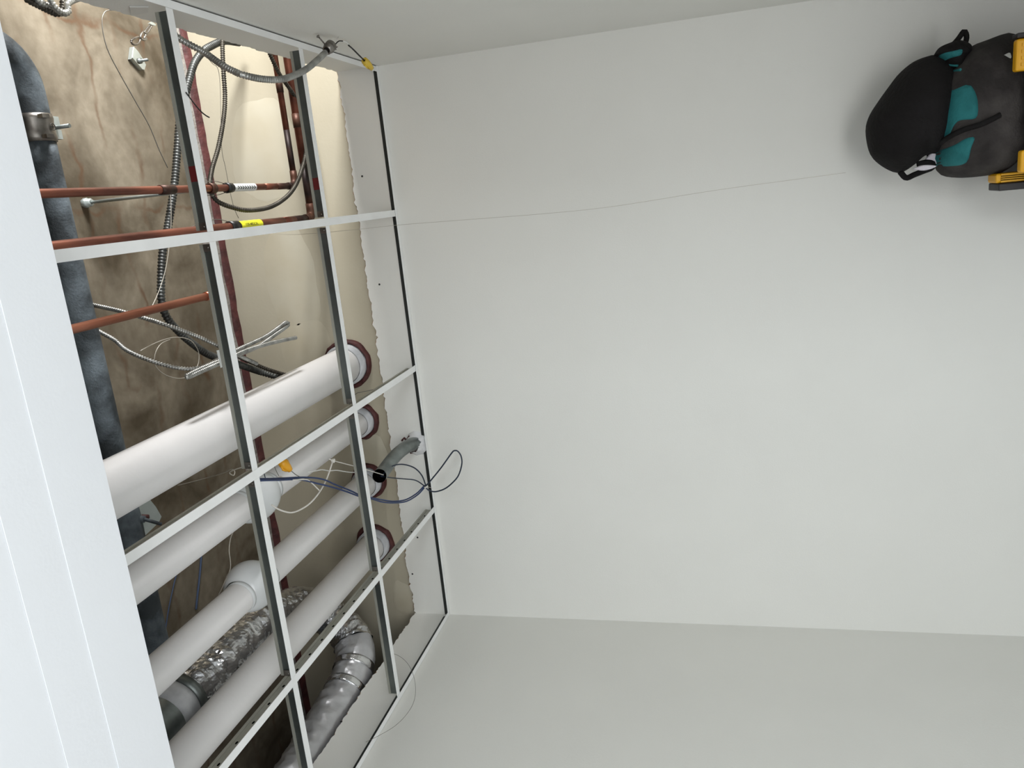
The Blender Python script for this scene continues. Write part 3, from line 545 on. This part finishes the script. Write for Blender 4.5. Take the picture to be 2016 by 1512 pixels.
MB().sweep(curve([(-0.7306, -0.9357, 2.6650), (-0.7496, -0.8828, 2.6650), (-0.7622, -0.8548, 2.6650), (-0.7802, -0.8344, 2.6650), (-0.8016, -0.8147, 2.6650), (-0.8207, -0.7971, 2.6650)], 0.006), 0.0019, 8).build('tie_tail', M_NYLON, t, label='white nylon tail')
# big white cable tie
t = thing('cable_tie', (-0.7726, -0.6573, 2.6800), 'large white cable tie hooked into the steel conduit mouth', 'cable tie')
MB().sweep(curve([(-0.7773, -1.0128, 2.7000), (-0.7963, -0.9943, 2.6977), (-0.8195, -0.9632, 2.6947), (-0.8378, -0.9287, 2.6919), (-0.8470, -0.8845, 2.6885), (-0.8484, -0.8335, 2.6845), (-0.8380, -0.7841, 2.6800), (-0.8201, -0.7286, 2.6800), (-0.7988, -0.6922, 2.6800), (-0.7762, -0.6623, 2.6800)], 0.008), lambda i, a: 0.0026, 6).build('strap', M_NYLON, t)
hp = Vector((-0.7723, -0.6534, 2.6800)); MB().box(hp-Vector((0.006,0.006,0.005)), hp+Vector((0.006,0.006,0.005))).build('head', M_NYLON, t, bevel=0.0015)
MB().sweep([(-0.7579, -0.6784, 2.6800), hp, (-0.8740, -0.4425, 2.7000), (-0.9385, -0.3520, 2.6503)], 0.0017, 6).build('tail', M_NYLON, t)
# orange connector at the crossing
a = Vector((-0.6662, -0.9447, 2.6900)); b = Vector((-0.7117, -0.9175, 2.6750)); L = (b-a).length
t = thing('wire_connector', a, 'orange wire connector hanging beside the grid crossing below the second white pipe', 'wire connector')
MB().lathe(a, b-a, [(0,0.004),(0,0.012),(L*0.3,0.015),(L*0.6,0.0125),(L*0.85,0.008),(L*0.9,0.003)], 10).build('shell', M_ORG, t)
u = (b-a).normalized().cross(Vector((0,0,1))).normalized()
for s in (-1, 1): MB().sweep([a+u*s*0.012+(b-a)*0.15, a+u*s*0.0175+(b-a)*0.4, a+u*s*0.011+(b-a)*0.65], 0.0036, 6).build('wing', M_ORG, t)
MB().sweep(curve([b-(b-a)*0.1, (-0.7158, -0.9151, 2.6720), (-0.7256, -0.9066, 2.6700), (-0.7351, -0.8946, 2.6680)], 0.005), 0.0012, 6).build('wire', M_WIRE, t)
MB().sweep(curve([a+(b-a)*0.1, (-0.6698, -0.9691, 2.6950), (-0.6858, -0.9686, 2.6950), (-0.7086, -0.9587, 2.6950)], 0.005), 0.0009, 6).build('wire', M_WIRE, t)
MB().sweep(curve([(-0.6701, -1.0224, 2.7000), (-0.6830, -1.0211, 2.7000), (-0.6945, -1.0193, 2.7000)], 0.005), 0.0014, 6).build('wire', M_NAVY, t)

# thin hanger wires, strings and lines
def wire(name, pts, r, m, label, cat='wire', step=0.012):
    return MB().sweep(curve(pts, step), r, 6).build(name, m, label=label, cat=cat)
wire('hanger_wire', [(0.6722, -0.7061, 3.1200), (0.6627, -0.7510, 3.1200), (0.6437, -0.7732, 3.1200), (0.6245, -0.7811, 3.1200), (0.5894, -0.7857, 3.1200), (0.5447, -0.7788, 3.1200), (0.4837, -0.7467, 3.1200), (0.4109, -0.7027, 3.1200), (0.3446, -0.6629, 3.1200), (0.2749, -0.6386, 3.1200), (0.2189, -0.6137, 3.1200)], 0.0016, M_WIRE, 'long curved tie wire hanging across the lit concrete')
wire('hanger_wire', [(0.1484, -0.7163, 3.0500), (0.0736, -0.7347, 3.0500), (0.0010, -0.7623, 3.0500), (-0.0903, -0.8125, 3.0500), (-0.1529, -0.8650, 3.0500), (-0.1921, -0.9092, 3.0500), (-0.1972, -0.9243, 3.0500)], 0.0012, M_WIREL, 'pale thin wire crossing the thick ribbed conduit')
wire('hanger_wire', [(-0.3064, -0.9934, 3.0500), (-0.2985, -0.9377, 3.0500), (-0.2951, -0.8787, 3.0500), (-0.3006, -0.8196, 3.0500), (-0.3219, -0.7626, 3.0500), (-0.3572, -0.7367, 3.0500), (-0.3856, -0.7376, 3.0500), (-0.4099, -0.7560, 3.0500), (-0.4276, -0.7932, 3.0500), (-0.4258, -0.8463, 3.0500), (-0.4041, -0.9007, 3.0500), (-0.3768, -0.9345, 3.0500), (-0.3495, -0.9444, 3.0500), (-0.3220, -0.9290, 3.0500), (-0.3037, -0.8978, 3.0500), (-0.2997, -0.8561, 3.0500)], 0.0013, M_WIREL, 'thin wire coiled into a ring beside the silver cable bundle')
wire('hanger_wire', [(-0.6186, -0.5173, 2.6600), (-0.5963, -0.4599, 2.6600), (-0.6023, -0.4105, 2.6600), (-0.6098, -0.3688, 2.6600), (-0.6192, -0.3125, 2.6600), (-0.6290, -0.2686, 2.6600), (-0.6348, -0.2168, 2.6600)], 0.0016, M_WIRE, 'short twisted wire under the end of the thickest white pipe')
wire('hanger_wire', [(-0.8093, -0.7755, 3.2000), (-0.7596, -0.8455, 3.0421), (-0.7150, -0.9113, 2.9144), (-0.6928, -0.9409, 2.8638), (-0.6923, -0.9600, 2.8392), (-0.6889, -1.0032, 2.8140), (-0.6578, -1.0609, 2.7834), (-0.6314, -1.1005, 2.7232), (-0.6180, -1.1295, 2.6800), (-0.6379, -1.1158, 2.6800)], 0.0016, M_WIREL, 'wire with a twisted eye between the two rightmost white pipes')
wire('twisted_pair', [(-0.8270, -0.6149, 2.8000), (-0.8395, -0.5672, 2.8000), (-0.8516, -0.5252, 2.8000), (-0.8736, -0.4770, 2.8000), (-0.8911, -0.4253, 2.8000), (-0.9147, -0.3735, 2.8000), (-0.9392, -0.3197, 2.8000), (-0.9641, -0.2542, 2.8000)], 0.0022, M_WHITEW, 'pale twisted pair wire passing behind the cable tie')
wire('loose_wire', [(-0.9255, -0.8629, 2.9500), (-0.9388, -0.8872, 2.9500), (-0.9566, -0.9013, 2.9500), (-0.9782, -0.9110, 2.9500), (-1.0033, -0.9135, 2.9500), (-1.0273, -0.9183, 2.9500), (-1.0432, -0.9319, 2.9500), (-1.0555, -0.9552, 2.9500), (-1.0705, -0.9792, 2.9500), (-1.0824, -1.0019, 2.9500)], 0.0016, M_WIREL, 'pale loose wire beside the round fitting cover')
wire('marking_line', [(-1.2016, -0.4734, 3.4050), (-1.2492, -0.4949, 3.4050), (-1.3061, -0.5227, 3.4050), (-1.3478, -0.5455, 3.4050), (-1.3984, -0.5710, 3.4050)], 0.0042, M_BLUEROD, 'thicker blue line on the dark slab between the pipes', 'line')
wire('marking_line', [(-1.2042, -0.6151, 3.4050), (-1.2304, -0.6442, 3.4050), (-1.2739, -0.6783, 3.4050), (-1.3255, -0.7147, 3.4050), (-1.3792, -0.7457, 3.4050)], 0.0024, M_BLUEROD, 'thinner blue line on the dark slab nearest the drain pipe', 'line')
wire('thin_wire', [(0.5547, -0.5335, 2.9700), (0.5352, -0.4734, 2.9838), (0.5030, -0.4171, 3.0000), (0.2810, -0.4762, 3.0000), (0.2073, -0.4763, 3.0000), (0.1360, -0.4753, 3.0000), (0.0735, -0.4682, 3.0000), (0.0387, -0.4517, 3.0000)], 0.0009, M_WIRE, 'fine wire hanging in front of the beige board between the copper pipes')
wire('thin_wire', [(0.3296, -1.2046, 2.5987), (0.3061, -1.1700, 2.6041), (0.2915, -1.1500, 2.6046), (0.2823, -1.1400, 2.5996), (0.2793, -1.1300, 2.5987)], 0.0016, M_BLACKW, 'short dark wire end beside the front row tee at the right')
wire('pull_string', [(-0.0152, -0.5000, 2.8739), (-0.0305, -0.5000, 2.7913), (-0.0341, -0.5000, 2.6708), (-0.0344, -0.5000, 2.5524), (-0.0329, -0.5000, 2.4015), (-0.0359, -0.5000, 2.2049), (-0.0405, -0.5000, 1.9122), (-0.0380, -0.5000, 1.7108), (-0.0208, -0.5000, 1.4311), (-0.0117, -0.5000, 1.2091), (-0.0065, -0.5000, 1.0695)], 0.0006, M_WIREL, 'thin string dangling from the ceiling in front of the back wall', 'string')
wire('loose_wire', [(-1.6600, -0.3966, 2.7063), (-1.6600, -0.4200, 2.6586), (-1.6600, -0.4626, 2.6107), (-1.6600, -0.5231, 2.5672), (-1.6600, -0.5905, 2.5320), (-1.6600, -0.6530, 2.5105), (-1.6600, -0.7086, 2.5028), (-1.6600, -0.7661, 2.5087), (-1.6600, -0.8150, 2.5261), (-1.6600, -0.8563, 2.5547), (-1.6600, -0.8975, 2.5911)], 0.0007, M_WIRE, 'hair thin wire bowing out in front of the left wall')

# seismic clip and links on the slab
q = Vector((0.6156, -0.3240, 3.3750))
t = thing('ceiling_clip', q, 'zinc angle clip with chain links on the lit concrete slab', 'ceiling clip')
pl = [(0.6255, -0.3198, 3.3950), (0.6654, -0.2997, 3.3950), (0.6525, -0.2825, 3.3950), (0.6295, -0.2628, 3.3950), (0.6100, -0.2525, 3.3950), (0.5911, -0.2666, 3.3950), (0.5915, -0.2773, 3.3950)]
MB().prism([(a[0],a[1]) for a in pl], 2, 3.391, 3.4095).build('base_plate', M_ZINC, t, bevel=0.001)
st = [(0.6255, -0.3198, 3.3950), (0.6654, -0.2997, 3.3950)]
MB().add([(*st[0][:2],3.409),(*st[1][:2],3.409),(*st[1][:2],3.394),(st[0][0],st[0][1],3.394)] + [(st[0][0]-0.004,st[0][1]-0.003,3.409),(st[1][0]-0.004,st[1][1]-0.003,3.409),(st[1][0]-0.004,st[1][1]-0.003,3.394),(st[0][0]-0.004,st[0][1]-0.003,3.394)],
    [(0,1,2,3),(7,6,5,4),(0,4,5,1),(1,5,6,2),(2,6,7,3),(3,7,4,0)]).build('upright', M_ZINC, t)
b0 = Vector((0.6100, -0.3260, 3.3600)); MB().lathe(b0, (0,0,-1), [(-0.006,0.010),(0.006,0.010),(0.006,0.005),(0.034,0.005),(0.034,0.0001)], 8).build('bolt', M_EMT, t)
def link(name, pts, r, par): return MB().sweep(curve(pts + [pts[0]], 0.006), r, 8).build(name, M_CLAMP, par)
link('chain_link', [(0.6515, -0.4308, 3.3000), (0.6598, -0.4183, 3.3000), (0.6672, -0.4009, 3.3000), (0.6713, -0.3844, 3.3000), (0.6619, -0.3822, 3.3000), (0.6484, -0.3966, 3.3000), (0.6424, -0.4161, 3.3000), (0.6439, -0.4281, 3.3000)], 0.0034, t)
link('chain_link', [(0.6572, -0.4186, 3.2700), (0.6672, -0.4155, 3.2700), (0.6811, -0.3985, 3.2700), (0.6794, -0.3888, 3.2700), (0.6713, -0.3888, 3.2700), (0.6596, -0.4026, 3.2700), (0.6637, -0.3860, 3.2700), (0.6549, -0.4015, 3.2700)], 0.0036, t)
link('chain_link', [(0.6625, -0.4622, 3.2200), (0.6782, -0.4423, 3.2200), (0.6924, -0.4227, 3.2200), (0.6921, -0.4152, 3.2200), (0.6770, -0.4300, 3.2200), (0.6612, -0.4501, 3.2200)], 0.0028, t)
MB().prism([(a[0],a[1]) for a in [(0.6877, -0.4622, 3.2000), (0.6953, -0.4448, 3.2000), (0.6889, -0.4265, 3.2000), (0.6847, -0.4329, 3.2000), (0.6850, -0.4505, 3.2000)]], 2, 3.195, 3.2).build('hook', M_ZINC, t)
# coils at the top corner over the right wall
t = thing('cable_coil', (0.6279, -0.9901, 3.1000), 'grey cable coil above the right wall, cut by the frame corner', 'cable coil')
for k, pts in enumerate(([(0.6564, -1.0598, 3.1200), (0.6359, -1.0512, 3.1157), (0.6290, -1.0338, 3.1125), (0.6225, -1.0129, 3.1089), (0.6160, -0.9915, 3.1054), (0.6129, -0.9714, 3.1024), (0.6247, -0.9529, 3.1000), (0.6455, -0.9431, 3.1000), (0.6783, -0.9367, 3.1000)], [(0.6565, -1.0446, 3.1000), (0.6349, -1.0316, 3.1000), (0.6285, -1.0136, 3.1000), (0.6253, -0.9909, 3.1000), (0.6170, -0.9675, 3.1000), (0.6193, -0.9474, 3.1000), (0.6358, -0.9335, 3.1000), (0.6536, -0.9335, 3.1000), (0.6798, -0.9292, 3.1000)], [(0.6609, -1.0078, 3.0800), (0.6363, -1.0085, 3.0800), (0.6208, -0.9996, 3.0800), (0.6122, -0.9849, 3.0800), (0.6116, -0.9676, 3.0800), (0.6219, -0.9521, 3.0800), (0.6342, -0.9537, 3.0800), (0.6478, -0.9353, 3.0800), (0.6618, -0.9020, 3.0800), (0.6794, -0.8515, 3.0800)])):
    ribbed(MB(), pts, 0.0092, 0.0085, 0.0026, 10).build('strand', M_ARMORD if k == 0 else M_ARMOR, t)

# ------------------------------------------------------------------ flexible foil duct
t = thing('flexible_duct', (-1.4859, -0.3964, 3.0500), 'crinkled silver foil duct winding above the leftmost pipes to the left wall', 'duct')
rd = 0.078
dp = [(-1.3812, -1.1239, 3.0750), (-1.3769, -1.0692, 3.0736), (-1.3783, -0.9981, 3.0720), (-1.3695, -0.8861, 3.0695), (-1.3736, -0.7684, 3.0672), (-1.3888, -0.6432, 3.0650), (-1.4256, -0.5124, 3.0632), (-1.4791, -0.3934, 3.0616), (-1.5769, -0.2683, 3.0600), (-1.6286, -0.2522, 3.0000), (-1.6672, -0.2916, 2.9300), (-1.7087, -0.3543, 2.8850), (-1.7443, -0.4371, 2.8700), (-1.7682, -0.5468, 2.8650), (-1.7839, -0.6729, 2.8620), (-1.7948, -0.7946, 2.8620), (-1.8049, -0.9071, 2.8620), (-1.8108, -1.0266, 2.8620)]
c = curve(dp, 0.0085)
def crumple(i, a):
    p = Vector((i*0.36, math.cos(a)*1.7, math.sin(a)*1.7))
    return rd*(1 + 0.11*noise.noise(p) + 0.05*noise.noise(p*2.6+Vector((9,1,3))) - 0.02*(i % 5 == 0))
def crumple2(i, a):
    p = Vector((i*0.30, math.cos(a)*1.6, math.sin(a)*1.6)); k = 0.3+0.9*max(0.0, math.cos(a-5.0))**2
    return rd*(1 + k*(0.11*noise.noise(p) + 0.05*noise.noise(p*2.6+Vector((9,1,3)))) + 0.03*noise.noise(Vector((i*0.06, math.cos(a), math.sin(a)))))
kb = int(len(c)*0.60)
fm = MB().sweep(c[:kb+1], crumple, 56, cap=False); fm.sm = [False]*len(fm.sm); fm.build('foil_sleeve', M_FOIL, t, label='wrinkled shiny foil')
MB().sweep(c[kb:], lambda i, a: crumple2(i+kb, a), 56, cap=False).build('foil_sleeve', M_FOIL2, t, label='smoother pale foil creased along one side')
for f in (0.66, 0.72):
    k = int(len(c)*f); MB().sweep([c[k-2],c[k-1],c[k],c[k+1],c[k+2]], lambda i, a: rd*1.04, 40).build('foil_tape', M_FOIL, t)
d = (c[0]-c[6]).normalized()
MB().lathe(c[0]-d*0.03, d, [(0,rd*1.0),(0,rd*1.10),(0.03,rd*1.10),(0.03,rd*1.0)], 40).build('edge_band', M_EMT, t)
MB().lathe(c[0], d, [(0,rd*1.0),(0.002,rd*1.06),(0.02,rd*1.12),(0.05,rd*1.12),(0.07,rd*1.02),(0.07,rd*0.9)], 40).build('collar', M_SLEEVE, t, label='pale grey round collar')
MB().lathe(c[0]+d*0.07, d, [(0,rd*1.02),(1.0,rd*1.02)], 32).build('rigid_duct', M_EMT, t)

# ------------------------------------------------------------------ backpack on the tool box
def inside_scale(out, cx, cz):
    return [((x-cx), (z-cz)) for x, z in out]
def resample(out, n):
    P = [Vector((x,0,z)) for x, z in out]; P.append(P[0]); c = curve(P, 0.004); m = len(c)-1
    return [(c[int(k*m/n)].x, c[int(k*m/n)].z) for k in range(n)]
def pillow(out, yc, front, back, n=72, rings=14, wob=0.0, seed=0, power=2.4):
    o2 = resample(out, n); cx = sum(p[0] for p in o2)/n; cz = sum(p[1] for p in o2)/n; mb = MB(); vs = []
    def depth(s): return (max(0.0, 1-s**power))**0.5
    for side, D in ((-1, front), (1, back)):
        for j in range(rings):
            s = math.sin(math.pi/2*(1-j/rings)); 
            for x, z in o2:
                px, pz = cx+(x-cx)*s, cz+(z-cz)*s
                w = wob*noise.noise(Vector((px*9+seed, pz*9, side*3)))*depth(s)
                vs.append((px, yc+side*(D*depth(s)+w), pz))
        vs.append((cx, yc+side*D, cz))
    B = rings*n+1; fs = []
    for h in (0, 1):
        for j in range(rings-1):
            for k in range(n): fs.append((h*B+j*n+k, h*B+j*n+(k+1)%n, h*B+(j+1)*n+(k+1)%n, h*B+(j+1)*n+k))
        for k in range(n): fs.append((h*B+(rings-1)*n+k, h*B+(rings-1)*n+(k+1)%n, h*B+B-1))
    for k in range(n): fs.append((k, (k+1)%n, B+(k+1)%n, B+k))
    return mb.add(vs, fs, 0, True)
def patch(poly, yfun, th=0.005, rings=6):
    n = 48; o2 = resample(poly, n); cx = sum(p[0] for p in o2)/n; cz = sum(p[1] for p in o2)/n; vs = []
    for j in range(rings):
        s = 1-j/rings
        for x, z in o2:
            px, pz = cx+(x-cx)*s, cz+(z-cz)*s; vs.append((px, yfun(px,pz)-th*min(1,0.3+(1-s)*3), pz))
    vs.append((cx, yfun(cx,cz)-th, cz)); fs = [(j*n+k, j*n+(k+1)%n, (j+1)*n+(k+1)%n, (j+1)*n+k) for j in range(rings-1) for k in range(n)] + [((rings-1)*n+k, (rings-1)*n+(k+1)%n, rings*n) for k in range(n)]
    base = len(vs); vs += [(x, yfun(x,z)+0.01, z) for x, z in o2]; fs += [(k, (k+1)%n, base+(k+1)%n, base+k) for k in range(n)]
    return MB().add(vs, fs, 0, True)
def xz(pts): return [(p[0], p[2]) for p in pts]
t = thing('backpack', (0.15,-0.22,0.60), 'black and charcoal work backpack with teal panels on the yellow tool box', 'backpack')
hood = xz([(0.2995, -0.2200, 0.7936), (0.2946, -0.2200, 0.8191), (0.2841, -0.2200, 0.8461), (0.2600, -0.2200, 0.8772), (0.2264, -0.2200, 0.9044), (0.1895, -0.2200, 0.9319), (0.1530, -0.2200, 0.9556), (0.1147, -0.2200, 0.9666), (0.0652, -0.2200, 0.9620), (0.0296, -0.2200, 0.9503), (0.0015, -0.2200, 0.9257), (-0.0214, -0.2200, 0.8927), (-0.0269, -0.2200, 0.8685), (-0.0093, -0.2200, 0.8364), (0.0169, -0.2200, 0.8034), (0.0216, -0.2200, 0.7648), (0.0899, -0.2200, 0.7257), (0.2325, -0.2200, 0.7300), (0.2893, -0.2200, 0.7584)])
body = xz([(0.2130, -0.2200, 0.7752), (0.2592, -0.2200, 0.7415), (0.2886, -0.2200, 0.7118), (0.3098, -0.2200, 0.6862), (0.3191, -0.2200, 0.6538), (0.3300, -0.2200, 0.5960), (0.2954, -0.2200, 0.5804), (0.2255, -0.2200, 0.5681), (0.1413, -0.2200, 0.5603), (0.0564, -0.2200, 0.5577), (-0.0008, -0.2200, 0.5577), (-0.0352, -0.2200, 0.5733), (-0.0552, -0.2200, 0.6059), (-0.0600, -0.2200, 0.6597), (-0.0574, -0.2200, 0.7144), (-0.0458, -0.2200, 0.7561), (-0.0142, -0.2200, 0.7749), (0.0234, -0.2200, 0.7814), (0.0823, -0.2200, 0.7856), (0.1478, -0.2200, 0.7899)])
MB_h = pillow(hood, -0.21, 0.13, 0.13, wob=0.022, seed=2); MB_h.build('hood', M_CLOTH, t, label='black domed top flap')
YB, FB = -0.22, 0.155
pillow(body, YB, FB, 0.14, wob=0.016, seed=5, power=3.2).build('body', M_CLOTHG, t, label='dusty charcoal main pocket')
from mathutils.bvhtree import BVHTree
def surf(name):
    o = [c for c in t.children if c.name.split('.')[0] == name][0]; off = ORG[o.name]
    bv = BVHTree.FromPolygons([v.co for v in o.data.vertices], [tuple(p.vertices) for p in o.data.polygons])
    def yf(x, z):
        h = bv.ray_cast(Vector((x-off.x, -3, z-off.z)), Vector((0,1,0))); return (h[0].y+off.y) if h[0] else YB
    return yf
yb_ = surf('body'); yh = surf('hood')
def at_front(pts, yf):
    return xz(pts)
patch(xz([(0.1816, -0.3500, 0.8002), (0.1954, -0.3500, 0.7813), (0.1878, -0.3500, 0.7632), (0.1959, -0.3500, 0.7317), (0.1740, -0.3500, 0.7170), (0.1422, -0.3500, 0.7095), (0.1048, -0.3500, 0.7133), (0.1034, -0.3500, 0.7478), (0.0898, -0.3500, 0.7602), (0.0606, -0.3500, 0.7697), (0.0596, -0.3500, 0.7853), (0.0904, -0.3500, 0.7900), (0.1390, -0.3500, 0.7952)]), yb_).build('teal_panel', M_TEAL, t, label='teal upper panel')
patch(xz([(0.0237, -0.3400, 0.7857), (0.0386, -0.3400, 0.7560), (0.0518, -0.3400, 0.7370), (0.0524, -0.3400, 0.7176), (0.0252, -0.3400, 0.7218), (-0.0136, -0.3400, 0.7244), (-0.0203, -0.3400, 0.7542), (-0.0145, -0.3400, 0.7833), (-0.0037, -0.3400, 0.7915)]), yb_).build('teal_panel', M_TEAL, t, label='crumpled teal lower panel')
def strip(pts, yf, r, m, name, label=None, off=0.004):
    c = curve([(p[0], yf(p[0],p[2])-off, p[2]) for p in pts], 0.008)
    return MB().sweep(c, lambda i, a: r*(0.55+0.45*abs(math.cos(a))), 10).build(name, m, t, label=label)
strip([(0.0264, -0.3500, 0.7870), (0.0528, -0.3500, 0.7747), (0.0745, -0.3500, 0.7469), (0.0858, -0.3500, 0.7024), (0.1048, -0.3500, 0.6563)], yb_, 0.010, M_CLOTH, 'strap', 'black diagonal strap')
strip([(0.2027, -0.3500, 0.8175), (0.2064, -0.3500, 0.8047), (0.1461, -0.3500, 0.7980), (0.0768, -0.3500, 0.7909), (-0.0064, -0.3500, 0.7939)], yb_, 0.008, M_CLOTH, 'piping')
side_o = xz([(0.2963, -0.2000, 0.7914), (0.3141, -0.2000, 0.7783), (0.3224, -0.2000, 0.7569), (0.3267, -0.2000, 0.7276), (0.3119, -0.2000, 0.7005), (0.2948, -0.2000, 0.6972), (0.2774, -0.2000, 0.7127), (0.2482, -0.2000, 0.7252), (0.2485, -0.2000, 0.7495), (0.2756, -0.2000, 0.7732)])
pillow(side_o, -0.24, 0.06, 0.06, wob=0.008, seed=9).build('side_pocket', M_CLOTH, t, label='black side pocket')
ys = surf('side_pocket')
patch(xz([(0.2833, -0.2700, 0.7934), (0.2925, -0.2700, 0.7805), (0.2946, -0.2700, 0.7556), (0.2958, -0.2700, 0.7348), (0.2812, -0.2700, 0.7370), (0.2775, -0.2700, 0.7604), (0.2721, -0.2700, 0.7813)]), ys, 0.004).build('teal_trim', M_TEAL, t, label='teal side trim')
for pts in ([(0.2656, -0.3000, 0.7808), (0.2632, -0.3000, 0.7626), (0.2550, -0.3000, 0.7416)], [(0.2486, -0.3000, 0.7751), (0.2435, -0.3000, 0.7568), (0.2411, -0.3000, 0.7386)]):
    strip(pts, lambda x, z: min(ys(x,z), yb_(x,z)), 0.0045, M_TEAL, 'teal_stripe', None, 0.006)
MB().sweep(curve([(0.3149, -0.2200, 0.7432), (0.3269, -0.2200, 0.7303), (0.3392, -0.2200, 0.7201), (0.3516, -0.2200, 0.7112), (0.3481, -0.2200, 0.7059), (0.3340, -0.2200, 0.7028), (0.3181, -0.2200, 0.7062), (0.3050, -0.2200, 0.7110)], 0.006), lambda i, a: 0.0075, 8).build('carry_strap', M_CLOTH, t, label='loose black strap end')
patch(xz([(-0.0026, -0.2000, 0.8123), (0.0180, -0.2000, 0.7959), (0.0367, -0.2000, 0.7768), (-0.0094, -0.2000, 0.7757)]), lambda x, z: -0.235, 0.004).build('back_mesh', M_MESH, t, label='pale mesh patch between hood and body')
patch(xz([(-0.0166, -0.2000, 0.8658), (-0.0091, -0.2000, 0.8362), (-0.0155, -0.2000, 0.8036), (-0.0243, -0.2000, 0.8344)]), lambda x, z: -0.345, 0.004).build('buckle_web', M_MESH, t, label='pale webbing')
MB().sweep(curve([(-0.0230, -0.2400, 0.8770), (-0.0427, -0.2400, 0.8598), (-0.0360, -0.2400, 0.8375), (-0.0270, -0.2400, 0.8099), (-0.0202, -0.2400, 0.7893), (-0.0086, -0.2400, 0.7882), (-0.0036, -0.2400, 0.8077), (-0.0070, -0.2400, 0.8311)], 0.006), lambda i, a: 0.0085*(0.5+0.5*abs(math.cos(a))), 8).build('shoulder_strap', M_CLOTH, t, label='black strap end')
p = (0.2559, -0.3000, 0.6371); yy = yb_(p[0],p[2])
patch([(p[0]+0.006,p[2]+0.008),(p[0]+0.010,p[2]-0.006),(p[0]-0.006,p[2]-0.006)], yb_, 0.004).build('buckle', M_WHITEW, t, label='small white buckle')

t = thing('tool_box', (0.13,-0.25,0), 'black and yellow tool box under the backpack at the frame edge', 'tool box')
x0, x1 = (-0.1021, -0.3000, 0.5623)[0], (0.3014, -0.4000, 0.6281)[0]
zt = 0.553
MB().box((x0+0.01,-0.44,0.0), (x1-0.01,-0.03,zt-0.05)).build('case', M_BOXK, t, bevel=0.008)
MB().box((x0,-0.45,zt-0.048), (x1,-0.02,zt)).build('lid', M_BOXK, t, bevel=0.008)
def panel(a, b, y0, y1, z0, z1, ribs=True):
    MB().box((a,y0,z0), (b,y1,z1)).build('corner_panel', M_BOXY, t, label='yellow corner panel', bevel=0.006)
    if ribs:
        for k in range(4):
            xx = a+(b-a)*(0.2+0.2*k); MB().box((xx-0.004,y0-0.003,z0+0.01), (xx+0.004,y0-0.0002,z1-0.012)).build('rib', M_BOXY, t)
xl0, xl1, xl2 = (-0.0811, -0.3000, 0.6164)[0], (-0.0540, -0.3000, 0.6176)[0], (0.0058, -0.4100, 0.6115)[0]
panel(xl0, xl1, -0.30, -0.225, zt+0.001, (-0.0654, -0.2250, 0.6352)[2])
panel(xl1+0.001, xl2, -0.425, -0.395, zt-0.03, (-0.0190, -0.3950, 0.6153)[2])
panel((0.2100, -0.4200, 0.6364)[0], (0.2913, -0.4200, 0.6401)[0], -0.425, -0.395, zt-0.03, (0.2593, -0.3950, 0.6389)[2])
MB().box((xl0-0.022,-0.31,zt-0.04), (xl0-0.001,-0.22,(-0.0880, -0.2200, 0.6301)[2])).build('end_bumper', M_BOXK, t, bevel=0.003)
MB().box(((0.2926, -0.4200, 0.6402)[0],-0.43,zt-0.04), ((0.3051, -0.4200, 0.6408)[0],-0.39,(0.3047, -0.3900, 0.6406)[2])).build('end_bumper', M_BOXK, t, bevel=0.003)
